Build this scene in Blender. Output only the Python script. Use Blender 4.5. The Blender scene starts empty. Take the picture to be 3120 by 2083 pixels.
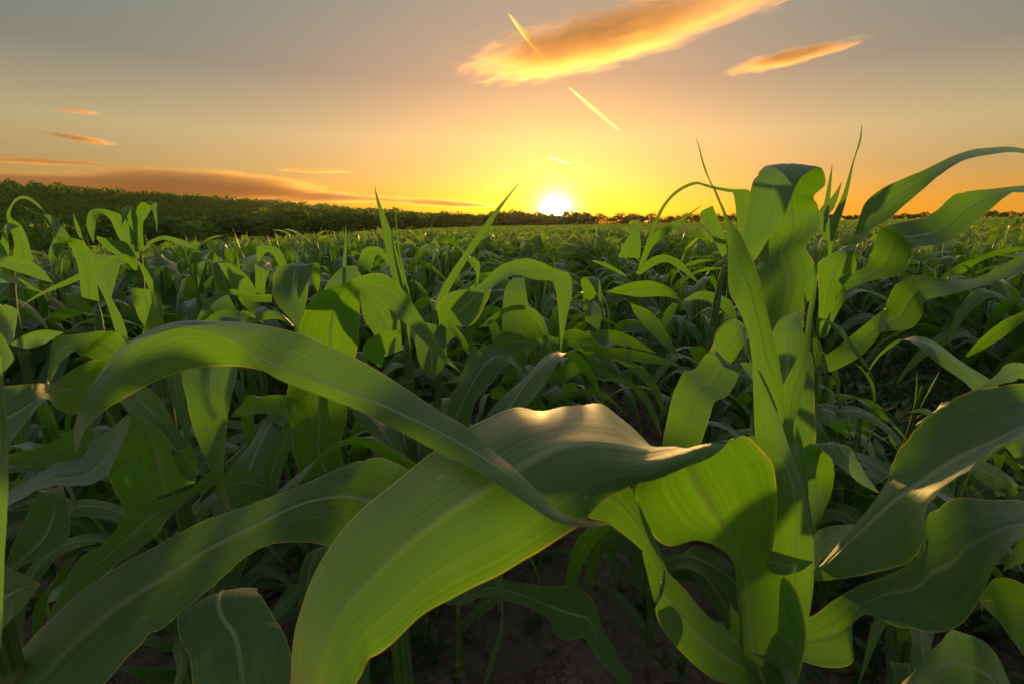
import bpy, math, random
import numpy as np
from math import sin, cos, tan, pi, radians, sqrt, exp, atan2
from mathutils import Vector, Matrix

# ------------------------------------------------------------------ camera, sky, sun, exposure
S = bpy.context.scene
COL = S.collection
PITCH = 0.227576
cam_data = bpy.data.cameras.new('camera')
cam_data.sensor_width = 36.0
cam_data.lens = 18.0
cam_data.dof.use_dof = True
cam_data.dof.focus_distance = 1.7
cam_data.dof.aperture_fstop = 15.0
cam_data.clip_start = 0.02
cam_data.clip_end = 120000.0
camera = bpy.data.objects.new('camera', cam_data)
camera.location = (0, 0, 1.0)
camera.rotation_euler = (pi / 2 - PITCH, 0, 0)
COL.objects.link(camera)
S.camera = camera
S.view_settings.view_transform = 'Standard'
S.view_settings.look = 'None'
S.view_settings.exposure = 0.60
S.view_settings.gamma = 1.0
S.render.engine = 'CYCLES'
S.cycles.use_denoising = True
S.cycles.max_bounces = 8
S.cycles.diffuse_bounces = 3
S.cycles.transmission_bounces = 5
S.cycles.volume_bounces = 1
S.cycles.transparent_max_bounces = 8
S.cycles.sample_clamp_indirect = 4.0

SUN_EL, SUN_AZ = radians(1.35), radians(4.73)          # azimuth measured from +Y towards +X
SUN = Vector((sin(SUN_AZ) * cos(SUN_EL), cos(SUN_AZ) * cos(SUN_EL), sin(SUN_EL)))
ROW_AZ = radians(3.1)

sd = bpy.data.lights.new('sun', 'SUN')
sd.energy = 5.0
sd.angle = radians(2.5)
sd.color = (1.0, 0.56, 0.14)
sun = bpy.data.objects.new('sun', sd)
sun.rotation_euler = SUN.to_track_quat('Z', 'Y').to_euler()
COL.objects.link(sun)


class NT:
    """small helper for node trees"""
    def __init__(self, tree):
        self.t = tree
        tree.nodes.clear()
    def n(self, kind, **kw):
        nd = self.t.nodes.new(kind)
        for k, v in kw.items():
            if k.startswith('i_'):
                nd.inputs[k[2:].replace('_', ' ')].default_value = v
            else:
                setattr(nd, k, v)
        return nd
    def l(self, a, b):
        self.t.links.new(a, b)
    def put(self, v, sock):
        if isinstance(v, (int, float, tuple, list)):
            sock.default_value = v
        else:
            self.t.links.new(v, sock)
    def math(self, op, a, b=None, c=None, clamp=False):
        nd = self.t.nodes.new('ShaderNodeMath')
        nd.operation = op
        nd.use_clamp = clamp
        for i, v in enumerate((a, b, c)):
            if v is not None:
                self.put(v, nd.inputs[i])
        return nd.outputs[0]
    def mix(self, f, a, b, blend='MIX'):
        nd = self.t.nodes.new('ShaderNodeMix')
        nd.data_type = 'RGBA'
        nd.blend_type = blend
        nd.clamp_factor = True
        self.put(f, nd.inputs[0])
        self.put(a, nd.inputs[6])
        self.put(b, nd.inputs[7])
        return nd.outputs[2]
    def ramp(self, f, stops, interp='LINEAR'):
        nd = self.t.nodes.new('ShaderNodeValToRGB')
        cr = nd.color_ramp
        cr.interpolation = interp
        while len(cr.elements) < len(stops):
            cr.elements.new(0.5)
        for e, (p, c) in zip(cr.elements, stops):
            e.position = p
            e.color = c if len(c) == 4 else (*c, 1)
        self.put(f, nd.inputs[0])
        return nd.outputs[0]
    def smooth(self, v, lo, hi):
        nd = self.t.nodes.new('ShaderNodeMapRange')
        nd.interpolation_type = 'SMOOTHSTEP'
        self.put(v, nd.inputs[0])
        nd.inputs[1].default_value = lo
        nd.inputs[2].default_value = hi
        return nd.outputs[0]
    def noise(self, vec, scale, detail=3.0, rough=0.55, dist=0.0):
        nd = self.t.nodes.new('ShaderNodeTexNoise')
        nd.inputs['Scale'].default_value = scale
        nd.inputs['Detail'].default_value = detail
        nd.inputs['Roughness'].default_value = rough
        nd.inputs['Distortion'].default_value = dist
        if vec is not None:
            self.put(vec, nd.inputs['Vector'])
        return nd.outputs[0]
    def scale(self, vec, s):
        nd = self.t.nodes.new('ShaderNodeMapping')
        nd.inputs['Scale'].default_value = s
        self.put(vec, nd.inputs[0])
        return nd.outputs[0]


def make_world():
    w = bpy.data.worlds.new('World')
    S.world = w
    w.use_nodes = True
    t = NT(w.node_tree)
    out = t.n('ShaderNodeOutputWorld')
    sky = t.n('ShaderNodeTexSky', sky_type='NISHITA', sun_disc=False, sun_elevation=SUN_EL,
              sun_rotation=SUN_AZ, air_density=1.0, dust_density=1.0, ozone_density=1.0, altitude=200)
    tc = t.n('ShaderNodeTexCoord')
    d = tc.outputs['Generated']
    sep = t.n('ShaderNodeSeparateXYZ')
    t.l(d, sep.inputs[0])
    z = sep.outputs[2]
    el = t.math('MULTIPLY', t.math('ARCSINE', z), 180 / pi)                 # degrees above the horizon
    dot = t.n('ShaderNodeVectorMath', operation='DOT_PRODUCT')
    t.l(d, dot.inputs[0])
    dot.inputs[1].default_value = SUN
    ang = t.math('MULTIPLY', t.math('ARCCOSINE', t.math('MINIMUM', dot.outputs['Value'], 0.999999)), 180 / pi)
    # dusty twilight air: orange at the horizon, straw above it, grey-tan overhead
    base = t.ramp(t.math('DIVIDE', el, 60.0, clamp=True), [
        (0.0, (.42, .15, .006)), (0.05, (.26, .105, .010)), (0.083, (.20, .115, .035)), (0.14, (.245, .185, .080)), (0.233, (.090, .094, .074)),
        (0.34, (.072, .116, .100)), (0.55, (.11, .12, .13)), (0.72, (.25, .25, .24)), (1.0, (.31, .31, .32))])
    # the sky behind the viewer, away from the sunset, is dimmer
    base = t.mix(t.math('MULTIPLY', t.smooth(dot.outputs['Value'], .45, -.6), .35), base, (.20, .20, .21, 1))
    def glow(sig, power, col):
        e = t.math('EXPONENT', t.math('MULTIPLY', t.math('POWER', t.math('DIVIDE', ang, sig), power), -1.0))
        return t.mix(1.0, col, e, 'MULTIPLY')
    g1 = glow(.98, 1.2, (6.0, 5.4, 3.4, 1))
    g2 = glow(4.2, 1.2, (.20, .14, .02, 1))
    g3 = glow(30.0, 2.0, (.22, .060, .002, 1))
    add = t.mix(1.0, base, g1, 'ADD')
    add = t.mix(1.0, add, g2, 'ADD')
    add = t.mix(1.0, add, g3, 'ADD')
    b1 = t.n('ShaderNodeBackground')
    b1.inputs['Strength'].default_value = 0.05
    t.l(sky.outputs[0], b1.inputs[0])
    b2 = t.n('ShaderNodeBackground')
    b2.inputs['Strength'].default_value = 0.92
    t.l(add, b2.inputs[0])
    a = t.n('ShaderNodeAddShader')
    t.l(b1.outputs[0], a.inputs[0])
    t.l(b2.outputs[0], a.inputs[1])
    t.l(a.outputs[0], out.inputs['Surface'])


make_world()

# ------------------------------------------------------------------ helpers
def material(name):
    m = bpy.data.materials.new(name)
    m.use_nodes = True
    return m, NT(m.node_tree)


def mesh(name, verts, faces, mat=None, uv=None, smooth=True):
    """verts (N,3), faces (M,k) as arrays; uv (N,2) per vertex"""
    me = bpy.data.meshes.new(name)
    v = np.asarray(verts, dtype=np.float32)
    f = np.asarray(faces, dtype=np.int32)
    k = f.shape[1]
    me.vertices.add(len(v))
    me.vertices.foreach_set('co', v.ravel())
    me.loops.add(f.size)
    me.loops.foreach_set('vertex_index', f.ravel())
    me.polygons.add(len(f))
    me.polygons.foreach_set('loop_start', np.arange(0, f.size, k, dtype=np.int32))
    me.polygons.foreach_set('loop_total', np.full(len(f), k, dtype=np.int32))
    me.polygons.foreach_set('use_smooth', np.full(len(f), smooth))
    if uv is not None:
        ul = me.uv_layers.new(name='UVMap')
        ul.data.foreach_set('uv', np.asarray(uv, dtype=np.float32)[f.ravel()].ravel())
    me.update(calc_edges=True)
    me.validate()
    if mat:
        me.materials.append(mat)
    return me


def obj(name, me, parent=None, loc=(0, 0, 0)):
    o = bpy.data.objects.new(name, me)
    o.location = loc
    COL.objects.link(o)
    if parent is not None:
        o.parent = parent
    return o


def tag(o, label, cat, group=None, kind=None):
    if label:
        o['label'] = label
    if cat:
        o['category'] = cat
    if group:
        o['group'] = group
    if kind:
        o['kind'] = kind
    return o


def grid_faces(n, m):
    i = np.arange(n - 1)[:, None] * m + np.arange(m - 1)[None, :]
    return np.stack([i, i + 1, i + m + 1, i + m], axis=-1).reshape(-1, 4)


def merge(parts):
    """[(verts, faces, uv)] -> one"""
    vs, fs, us, o = [], [], [], 0
    for v, f, u in parts:
        vs.append(v); fs.append(np.asarray(f) + o); us.append(u); o += len(v)
    return np.concatenate(vs), np.concatenate(fs), np.concatenate(us)


def catmull(P, n):
    """n points along a Catmull-Rom curve through P (k,3), even in the section index"""
    P = np.asarray(P, float)
    k = len(P)
    E = np.vstack([2 * P[0] - P[1], P, 2 * P[-1] - P[-2]])
    u = np.linspace(0, k - 1, n)
    i = np.minimum(u.astype(int), k - 2)
    f = (u - i)[:, None]
    a, b, c, d = E[i], E[i + 1], E[i + 2], E[i + 3]
    return .5 * (2 * b + (c - a) * f + (2 * a - 5 * b + 4 * c - d) * f ** 2 + (3 * b - 3 * c + d - a) * f ** 3)


# ------------------------------------------------------------------ materials
def leaf_material(name='maize_leaf', hero=True):
    m, t = material(name)
    out = t.n('ShaderNodeOutputMaterial')
    uv = t.n('ShaderNodeUVMap')
    sep = t.n('ShaderNodeSeparateXYZ')
    t.l(uv.outputs[0], sep.inputs[0])
    u, v = sep.outputs[0], sep.outputs[1]
    c = t.math('ABSOLUTE', t.math('SUBTRACT', u, 0.5))                    # 0 at the midrib, .5 at the margin
    info = t.n('ShaderNodeObjectInfo')
    rnd = info.outputs['Random']
    comb = t.n('ShaderNodeCombineXYZ')
    t.l(u, comb.inputs[0]); t.l(v, comb.inputs[1]); t.l(t.math('MULTIPLY', rnd, 37.0), comb.inputs[2])
    streak = t.noise(t.scale(comb.outputs[0], (46, 1.6, 1)), 1.0, 4, .6)
    band = t.noise(t.scale(comb.outputs[0], (14, 2.2, 1)), 1.0, 3, .5)
    blot = t.noise(t.scale(comb.outputs[0], (3, 7, 1)), 1.0, 4, .6)
    vein = t.smooth(t.noise(t.scale(comb.outputs[0], (120, .7, 1)), 1.0, 2, .5), .38, .62)
    geo = t.n('ShaderNodeNewGeometry')
    col = t.mix(rnd, (.020, .088, .008, 1), (.040, .116, .009, 1))
    col = t.mix(t.math('MULTIPLY', t.smooth(blot, .45, .7), .5), col, (.060, .122, .014, 1))
    col = t.mix(t.math('MULTIPLY', t.smooth(band, .40, .66), .5), col, (.026, .090, .020, 1))
    col = t.mix(t.math('MULTIPLY', t.smooth(streak, .40, .70), .55), col, (.074, .150, .024, 1))
    col = t.mix(t.math('MULTIPLY', vein, .30), col, (.014, .060, .012, 1))
    rib = t.math('SUBTRACT', 1.0, t.smooth(c, .012, .040))
    rib = t.math('MULTIPLY', rib, t.math('SUBTRACT', 1.0, t.smooth(v, .55, 1.0)))
    col = t.mix(t.math('MULTIPLY', rib, .85), col, (.26, .32, .13, 1))
    rim = t.math('MULTIPLY', t.smooth(c, .482, .494), t.math('ADD', .45, t.math('MULTIPLY', t.smooth(blot, .42, .62), .55)))
    col = t.mix(t.math('MULTIPLY', rim, .85), col, (.36, .33, .05, 1))  # yellowish margin, brightened in the colour to imitate a backlit edge
    # dry tips on some leaves, small pale insect marks
    dry = t.math('MULTIPLY', t.smooth(t.math('ADD', v, t.math('MULTIPLY', blot, .16)), .97, 1.08), t.smooth(rnd, .35, .6))
    col = t.mix(dry, col, (.30, .17, .05, 1))
    vor = t.n('ShaderNodeTexVoronoi')
    t.l(t.scale(comb.outputs[0], (9, 30, 1)), vor.inputs['Vector'])
    vor.inputs['Scale'].default_value = 1.0
    vs = t.n('ShaderNodeSeparateColor')
    t.l(vor.outputs['Color'], vs.inputs[0])
    speck = t.math('MULTIPLY', t.math('SUBTRACT', 1.0, t.smooth(vor.outputs['Distance'], .06, .16)), t.smooth(vs.outputs[0], .86, .88))
    col = t.mix(t.math('MULTIPLY', speck, .55), col, (.32, .32, .16, 1))
    scar = t.noise(t.scale(comb.outputs[0], (16, 44, 1)), 1.0, 3, .7)
    col = t.mix(t.math('MULTIPLY', t.smooth(scar, .70, .76), .7), col, (.085, .060, .022, 1))
    p = t.n('ShaderNodeBsdfPrincipled')
    t.l(col, p.inputs['Base Color'])
    t.put(t.math('ADD', .36, t.math('MULTIPLY', band, .22)), p.inputs['Roughness'])
    p.inputs['Specular IOR Level'].default_value = .2
    hgt = t.math('ADD', t.math('MULTIPLY', vein, .35), t.math('ADD', t.math('MULTIPLY', streak, .8), t.math('MULTIPLY', rib, -2.0)))
    b = t.n('ShaderNodeBump')
    b.inputs['Strength'].default_value = .45
    b.inputs['Distance'].default_value = .0012
    t.l(hgt, b.inputs['Height'])
    t.l(b.outputs[0], p.inputs['Normal'])
    tr = t.n('ShaderNodeBsdfTranslucent')
    tcol = t.mix(.80, col, (.20, .53, .006, 1))
    tcol = t.mix(t.math('MULTIPLY', vein, .45), tcol, (.09, .32, .004, 1))
    tcol = t.mix(t.math('MULTIPLY', t.smooth(streak, .42, .72), .3), tcol, (.29, .62, .010, 1))
    tcol = t.mix(t.math('MULTIPLY', rib, .7), tcol, (.10, .20, .015, 1))
    tcol = t.mix(t.math('MULTIPLY', rim, .8), tcol, (.62, .60, .05, 1))
    t.l(tcol, tr.inputs[0])
    mx = t.n('ShaderNodeMixShader')
    mx.inputs[0].default_value = .43
    t.l(p.outputs[0], mx.inputs[1]); t.l(tr.outputs[0], mx.inputs[2])
    # waxy bloom: a broad whitish sheen at glancing angles
    gl = t.n('ShaderNodeBsdfGlossy')
    gl.inputs['Color'].default_value = (.92, .96, .98, 1)
    t.put(t.math('ADD', .50, t.math('MULTIPLY', band, .18)), gl.inputs['Roughness'])
    t.l(b.outputs[0], gl.inputs['Normal'])
    lw = t.n('ShaderNodeLayerWeight')
    lw.inputs['Blend'].default_value = .5
    t.l(b.outputs[0], lw.inputs['Normal'])
    m2 = t.n('ShaderNodeMixShader')
    t.l(t.math('ADD', .020, t.math('MULTIPLY', t.math('POWER', lw.outputs['Facing'], 3.8), .34)), m2.inputs[0])
    t.l(mx.outputs[0], m2.inputs[1]); t.l(gl.outputs[0], m2.inputs[2])
    t.l(m2.outputs[0], out.inputs[0])
    return m


def simple_leaf_material(name, c1, c2, trans, mixf=.4, rough=.5, spec=.35):
    """foliage in clumps too small for veins: hue varies from leaf to leaf and from clump to clump"""
    m, t = material(name)
    out = t.n('ShaderNodeOutputMaterial')
    geo = t.n('ShaderNodeNewGeometry')
    info = t.n('ShaderNodeObjectInfo')
    nz = t.noise(geo.outputs['Position'], .17, 2)
    f = t.math('ADD', t.math('MULTIPLY', geo.outputs['Random Per Island'], .35), t.math('MULTIPLY', info.outputs['Random'], .35))
    f = t.math('ADD', f, t.math('MULTIPLY', t.smooth(nz, .38, .62), .5), clamp=True)
    col = t.mix(f, c1, c2)
    p = t.n('ShaderNodeBsdfPrincipled')
    t.l(col, p.inputs['Base Color'])
    p.inputs['Roughness'].default_value = rough
    p.inputs['Specular IOR Level'].default_value = spec
    tr = t.n('ShaderNodeBsdfTranslucent')
    t.l(t.mix(.6, col, trans), tr.inputs[0])
    mx = t.n('ShaderNodeMixShader')
    mx.inputs[0].default_value = mixf
    t.l(p.outputs[0], mx.inputs[1]); t.l(tr.outputs[0], mx.inputs[2])
    t.l(mx.outputs[0], out.inputs[0])
    return m


def stalk_material():
    m, t = material('maize_stalk')
    out = t.n('ShaderNodeOutputMaterial')
    uv = t.n('ShaderNodeUVMap')
    nz = t.noise(t.scale(uv.outputs[0], (30, 3, 1)), 1.0, 4)
    col = t.mix(t.smooth(nz, .35, .7), (.035, .085, .015, 1), (.10, .17, .035, 1))
    sep = t.n('ShaderNodeSeparateXYZ')
    t.l(uv.outputs[0], sep.inputs[0])
    fr = t.math('FRACT', t.math('MULTIPLY', sep.outputs[1], 7.0))
    ring = t.math('SUBTRACT', 1.0, t.smooth(t.math('ABSOLUTE', t.math('SUBTRACT', fr, .5)), .02, .07))
    col = t.mix(t.math('MULTIPLY', ring, .7), col, (.16, .18, .06, 1))
    p = t.n('ShaderNodeBsdfPrincipled')
    t.l(col, p.inputs['Base Color'])
    p.inputs['Roughness'].default_value = .65
    p.inputs['Specular IOR Level'].default_value = .2
    t.l(p.outputs[0], out.inputs[0])
    return m


def soil_material():
    m, t = material('dry_soil')
    out = t.n('ShaderNodeOutputMaterial')
    geo = t.n('ShaderNodeNewGeometry')
    pos = geo.outputs['Position']
    n1 = t.noise(pos, 3.0, 6, .65)
    n2 = t.noise(pos, 38.0, 5, .7)
    vor = t.n('ShaderNodeTexVoronoi', feature='DISTANCE_TO_EDGE')
    vor.inputs['Scale'].default_value = 34.0
    t.l(pos, vor.inputs['Vector'])
    crack = t.math('SUBTRACT', 1.0, t.smooth(vor.outputs['Distance'], .01, .06))
    col = t.mix(t.smooth(n1, .3, .7), (.075, .060, .046, 1), (.135, .108, .084, 1))
    col = t.mix(t.math('MULTIPLY', t.smooth(n2, .45, .7), .5), col, (.19, .15, .115, 1))
    crack = t.math('MULTIPLY', crack, t.smooth(n1, .5, .62))
    col = t.mix(t.math('MULTIPLY', crack, .4), col, (.06, .04, .028, 1))
    p = t.n('ShaderNodeBsdfPrincipled')
    t.l(col, p.inputs['Base Color'])
    p.inputs['Roughness'].default_value = .95
    p.inputs['Specular IOR Level'].default_value = .1
    b = t.n('ShaderNodeBump')
    b.inputs['Strength'].default_value = .9
    b.inputs['Distance'].default_value = .02
    t.l(t.math('SUBTRACT', t.math('ADD', n1, t.math('MULTIPLY', n2, .6)), t.math('MULTIPLY', crack, .5)), b.inputs['Height'])
    t.l(b.outputs[0], p.inputs['Normal'])
    t.l(p.outputs[0], out.inputs[0])
    return m


def bark_material():
    m, t = material('bark')
    out = t.n('ShaderNodeOutputMaterial')
    geo = t.n('ShaderNodeNewGeometry')
    nz = t.noise(t.scale(geo.outputs['Position'], (6, 6, 1)), 1.0, 4)
    p = t.n('ShaderNodeBsdfPrincipled')
    t.l(t.mix(nz, (.05, .035, .025, 1), (.15, .11, .08, 1)), p.inputs['Base Color'])
    p.inputs['Roughness'].default_value = .9
    t.l(p.outputs[0], out.inputs[0])
    return m


M_LEAF = leaf_material()
M_STALK = stalk_material()
M_SOIL = soil_material()
M_BARK = bark_material()
M_FIELD = simple_leaf_material('far_maize_leaf', (.045, .105, .018, 1), (.115, .19, .03, 1), (.36, .64, .015, 1), .54, .38, .9)
M_TREE = simple_leaf_material('tree_leaf', (.034, .085, .014, 1), (.085, .150, .020, 1), (.22, .36, .012, 1), .42)
M_FOREST = simple_leaf_material('forest_leaf', (.022, .074, .010, 1), (.085, .150, .016, 1), (.22, .42, .012, 1), .45)
M_VINE = simple_leaf_material('vine_leaf', (.045, .10, .012, 1), (.09, .16, .02, 1), (.32, .42, .02, 1), .45)
M_WEED = simple_leaf_material('weed_leaf', (.025, .06, .012, 1), (.05, .10, .02, 1), (.16, .24, .015, 1), .35)


# ------------------------------------------------------------------ the land
def ground_z(x, y):
    x = np.asarray(x, float); y = np.asarray(y, float)
    left = np.maximum(0, -x - 2.2)
    z = -.105 * left * left / (left + 3) - .0042 * np.maximum(0, y - 5)
    z = z + .017 * np.maximum(0, x) * np.clip((y - 5) / 40, 0, 1)
    return z


def treeline_r(az):                       # distance of the wood's edge, azimuth in degrees
    return np.interp(az, [-60, -45, -30, -22, -15, -5, 5, 15, 30, 60], [60, 68, 90, 112, 135, 175, 225, 250, 270, 290])


HILL_AZ = [-70, -55, -43.9, -35.6, -25.5, -15.2, -3.6, 3.7, 9, 14]
HILL_H = [27, 26, 24.2, 20.5, 16.8, 10.8, 4.0, 0.0, -3, -6]


def hill_z(az, r):
    """height of the wooded ridge at azimuth (degrees) and distance"""
    r0 = treeline_r(az) + 10
    f = np.clip((r - r0) / (430 - r0), 0, 1)
    f = f * f * (3 - 2 * f) * .55 + f * .45
    x = r * np.sin(np.radians(az)); y = r * np.cos(np.radians(az))
    g = ground_z(x, y)
    return g + (np.interp(az, HILL_AZ, HILL_H) - 5 - g) * f


def build_ground():
    # fine near the camera, coarse towards the horizon
    xs = np.concatenate([-np.geomspace(6, 660, 40)[::-1], np.linspace(-5.5, 5.5, 120), np.geomspace(6, 560, 40)])
    ys = np.concatenate([[-60, -30, -12, -4], np.linspace(-2, 9, 120), np.geomspace(9.4, 600, 60)])
    X, Y = np.meshgrid(xs, ys)
    Z = ground_z(X, Y)
    Z = np.maximum(Z, -25) - np.clip((np.hypot(X, Y) - 400) / 3000, 0, 1) * 15
    rng = np.random.default_rng(3)
    near = (np.hypot(X, Y) < 9)
    Z = Z + near * (rng.normal(0, .011, X.shape) + .018 * np.sin(2 * pi * (X * cos(ROW_AZ) - Y * sin(ROW_AZ)) / .7))
    v = np.stack([X, Y, Z], -1).reshape(-1, 3)
    o = obj('ground', mesh('ground', v, grid_faces(len(ys), len(xs)), M_SOIL))
    tag(o, None, None, kind='structure')
    az = np.linspace(-70, 14, 90); rr = np.linspace(70, 590, 60)
    A, R = np.meshgrid(az, rr)
    Z = hill_z(A, np.minimum(R, 430)) - np.maximum(0, R - 430) * .06
    inside = R < treeline_r(A) + 10
    Z = np.where(inside, ground_z(R * np.sin(np.radians(A)), R * np.cos(np.radians(A))) - 1.5, Z)
    v = np.stack([R * np.sin(np.radians(A)), R * np.cos(np.radians(A)), Z], -1).reshape(-1, 3)
    h = obj('hills', mesh('hills', v, grid_faces(len(rr), len(az)), M_SOIL))
    tag(h, None, None, kind='structure')


build_ground()


# ------------------------------------------------------------------ clouds: real bodies of vapour a few kilometres up
def sphere_mesh(name, mat, nu=40, nv=20):
    th = np.linspace(0.0, pi, nv); ph = np.linspace(0, 2 * pi, nu)
    T, Ph = np.meshgrid(th, ph, indexing='ij')
    v = np.stack([np.sin(T) * np.cos(Ph), np.sin(T) * np.sin(Ph), np.cos(T)], -1).reshape(-1, 3)
    return mesh(name, v, grid_faces(nv, nu)[:, ::-1], mat)


def cloud_material(name, density, g, freq, ragged, col=(.86, .62, .34, 1), seed=0.0, gain=1.0, taper=0.0):
    m, t = material(name)
    out = t.n('ShaderNodeOutputMaterial')
    tc = t.n('ShaderNodeTexCoord')
    p = t.scale(tc.outputs['Object'], (1.3, 1.3, 1.3))
    # wider at one end than at the other
    sp = t.n('ShaderNodeSeparateXYZ')
    t.l(p, sp.inputs[0])
    k = t.math('DIVIDE', 1.0, t.math('SUBTRACT', 1.0, t.math('MULTIPLY', sp.outputs[0], taper)))
    cb = t.n('ShaderNodeCombineXYZ')
    t.l(sp.outputs[0], cb.inputs[0])
    t.l(t.math('MULTIPLY', sp.outputs[1], k), cb.inputs[1])
    t.l(t.math('MULTIPLY', sp.outputs[2], k), cb.inputs[2])
    ln = t.n('ShaderNodeVectorMath', operation='LENGTH')
    t.l(cb.outputs[0], ln.inputs[0])
    mp = t.n('ShaderNodeMapping')
    mp.inputs['Scale'].default_value = freq
    mp.inputs['Location'].default_value = (seed, seed * 1.7, seed * .6)
    t.l(p, mp.inputs[0])
    n = t.noise(mp.outputs[0], 1.0, 5, .58, .6)
    d = t.math('SUBTRACT', t.math('SUBTRACT', 1.0, ln.outputs['Value']), t.math('MULTIPLY', t.math('SUBTRACT', n, .42), ragged))
    d = t.math('MULTIPLY', t.smooth(d, 0.0, .34 * gain), density)
    v = t.n('ShaderNodeVolumePrincipled')
    v.inputs['Color'].default_value = col
    v.inputs['Anisotropy'].default_value = g
    t.l(d, v.inputs['Density'])
    t.l(v.outputs[0], out.inputs['Volume'])
    return m


def cloud(name, label, cat, p, q, half_w, half_h, mat, roll=0.0, group=None):
    p, q = Vector(p), Vector(q)
    ax = (q - p)
    X = ax.normalized()
    Y = Vector((0, 0, 1)).cross(X).normalized()
    Z = X.cross(Y)
    M = Matrix((X, Y, Z)).transposed().to_4x4() @ Matrix.Rotation(roll, 4, 'X')
    o = obj(name, sphere_mesh(name, mat))
    o.matrix_world = Matrix.Translation((p + q) / 2) @ M @ Matrix.Diagonal((ax.length / 2 * 1.3, half_w * 1.3, half_h * 1.3, 1))
    tag(o, label, cat, group)
    return o


CLOUDS = [
    ('cloud', 'long cloud streak glowing gold along its lower edge, high above the sun', 'cloud', (-800, 10594, 2600), (3874, 5390, 2600), 1150, 190, 0.0038, 0.6, (6, 6.5, 2.4), 1.2, 1.3, 0, 0.45, 1.5),
    ('cloud', 'small lens-shaped cloud with a grey top at the upper right', 'cloud', (3772, 10065, 2600), (5199, 8016, 2600), 420, 95, 0.006, 0.58, (4.0, 3.6, 1.5), 1.2, 4.1, 0, 0.2, 1.5),
    ('cloud', 'long brown cloud bank lying low over the wooded hill', 'cloud', (-27901, 15816, 1500), (-6605, 37472, 1500), 6500, 520, 0.0008, 0.5, (3.5, 3.0, 2.0), 0.6, 7.7, 0, 0.3, 1.0),
    ('cloud', 'round-backed hump of the brown cloud bank above the hill', 'cloud', (-16852, 18910, 1500), (-8436, 26128, 1500), 3600, 700, 0.0009, 0.5, (4, 4, 2.4), 0.85, 9.2, 0, 0.2, 1.0),
    ('cloud', 'thin wispy orange cloud fringe on top of the low cloud bank, far left', 'cloud', (-17717, 16963, 2000), (-13601, 19213, 2000), 1100, 70, 0.0022, 0.6, (5, 5, 2), 1.9, 2.2, 0.0, 0.0, 1.0),
    ('cloud', 'small orange cloud wisp, lower of the two at the far left', 'cloud', (-10452, 12029, 2000), (-10492, 14526, 2000), 420, 60, 0.0035, 0.6, (4.5, 4, 2), 1.8, 5.9, 0.0, 0.0, 1.0),
    ('cloud', 'tiny orange cloud wisp, upper of the two at the far left', 'cloud', (-8231, 9874, 2000), (-7674, 10363, 2000), 240, 36, 0.005, 0.6, (4, 4, 2), 1.6, 6.4, 0.0, 0.0, 1.0),
    ('cloud', 'thin pale cloud sliver above the right end of the hill ridge', 'cloud', (-9180, 20423, 2000), (-6185, 21799, 2000), 900, 60, 0.0022, 0.6, (4, 4, 2), 1.6, 3.3, 0.0, 0.0, 1.0),
    ('cloud', 'thin orange cloud streaks just above the ridge left of the sun', 'cloud', (-8288, 29351, 1500), (-2015, 54943, 1500), 3600, 120, 0.0009, 0.6, (6, 4, 2), 1.6, 8.3, 0.0, 0.0, 1.0),
    ('contrail', 'broken white contrail crossing above the long golden cloud', 'contrail', (-124, 9889, 3600), (811, 12973, 3600), 52, 52, 0.014, 0.8, (5, 1, 1), 0.7, 1.1, 0.0, 0.0, 1.0),
    ('contrail', 'bright white contrail segment emerging below the golden cloud', 'contrail', (1440, 14887, 3600), (4429, 22149, 3600), 56, 56, 0.024, 0.86, (4, 1, 1), 0.7, 2.7, 0.0, 0.0, 1.0),
    ('contrail', 'short faint contrail sliver right above the sun', 'contrail', (2030, 30143, 3600), (3737, 34080, 3600), 60, 60, 0.012, 0.9, (4, 1, 1), 0.7, 3.7, 0.0, 0.0, 1.0)]

def build_clouds():
    for name, label, cat, p, q, hw, hh, dens, g, freq, ragged, seed, roll, taper, gain in CLOUDS:
        cloud(name, label, cat, p, q, hw, hh, cloud_material(name + '_vapour', dens, g, freq, ragged, seed=seed, gain=gain, taper=taper), roll)


build_clouds()


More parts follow.
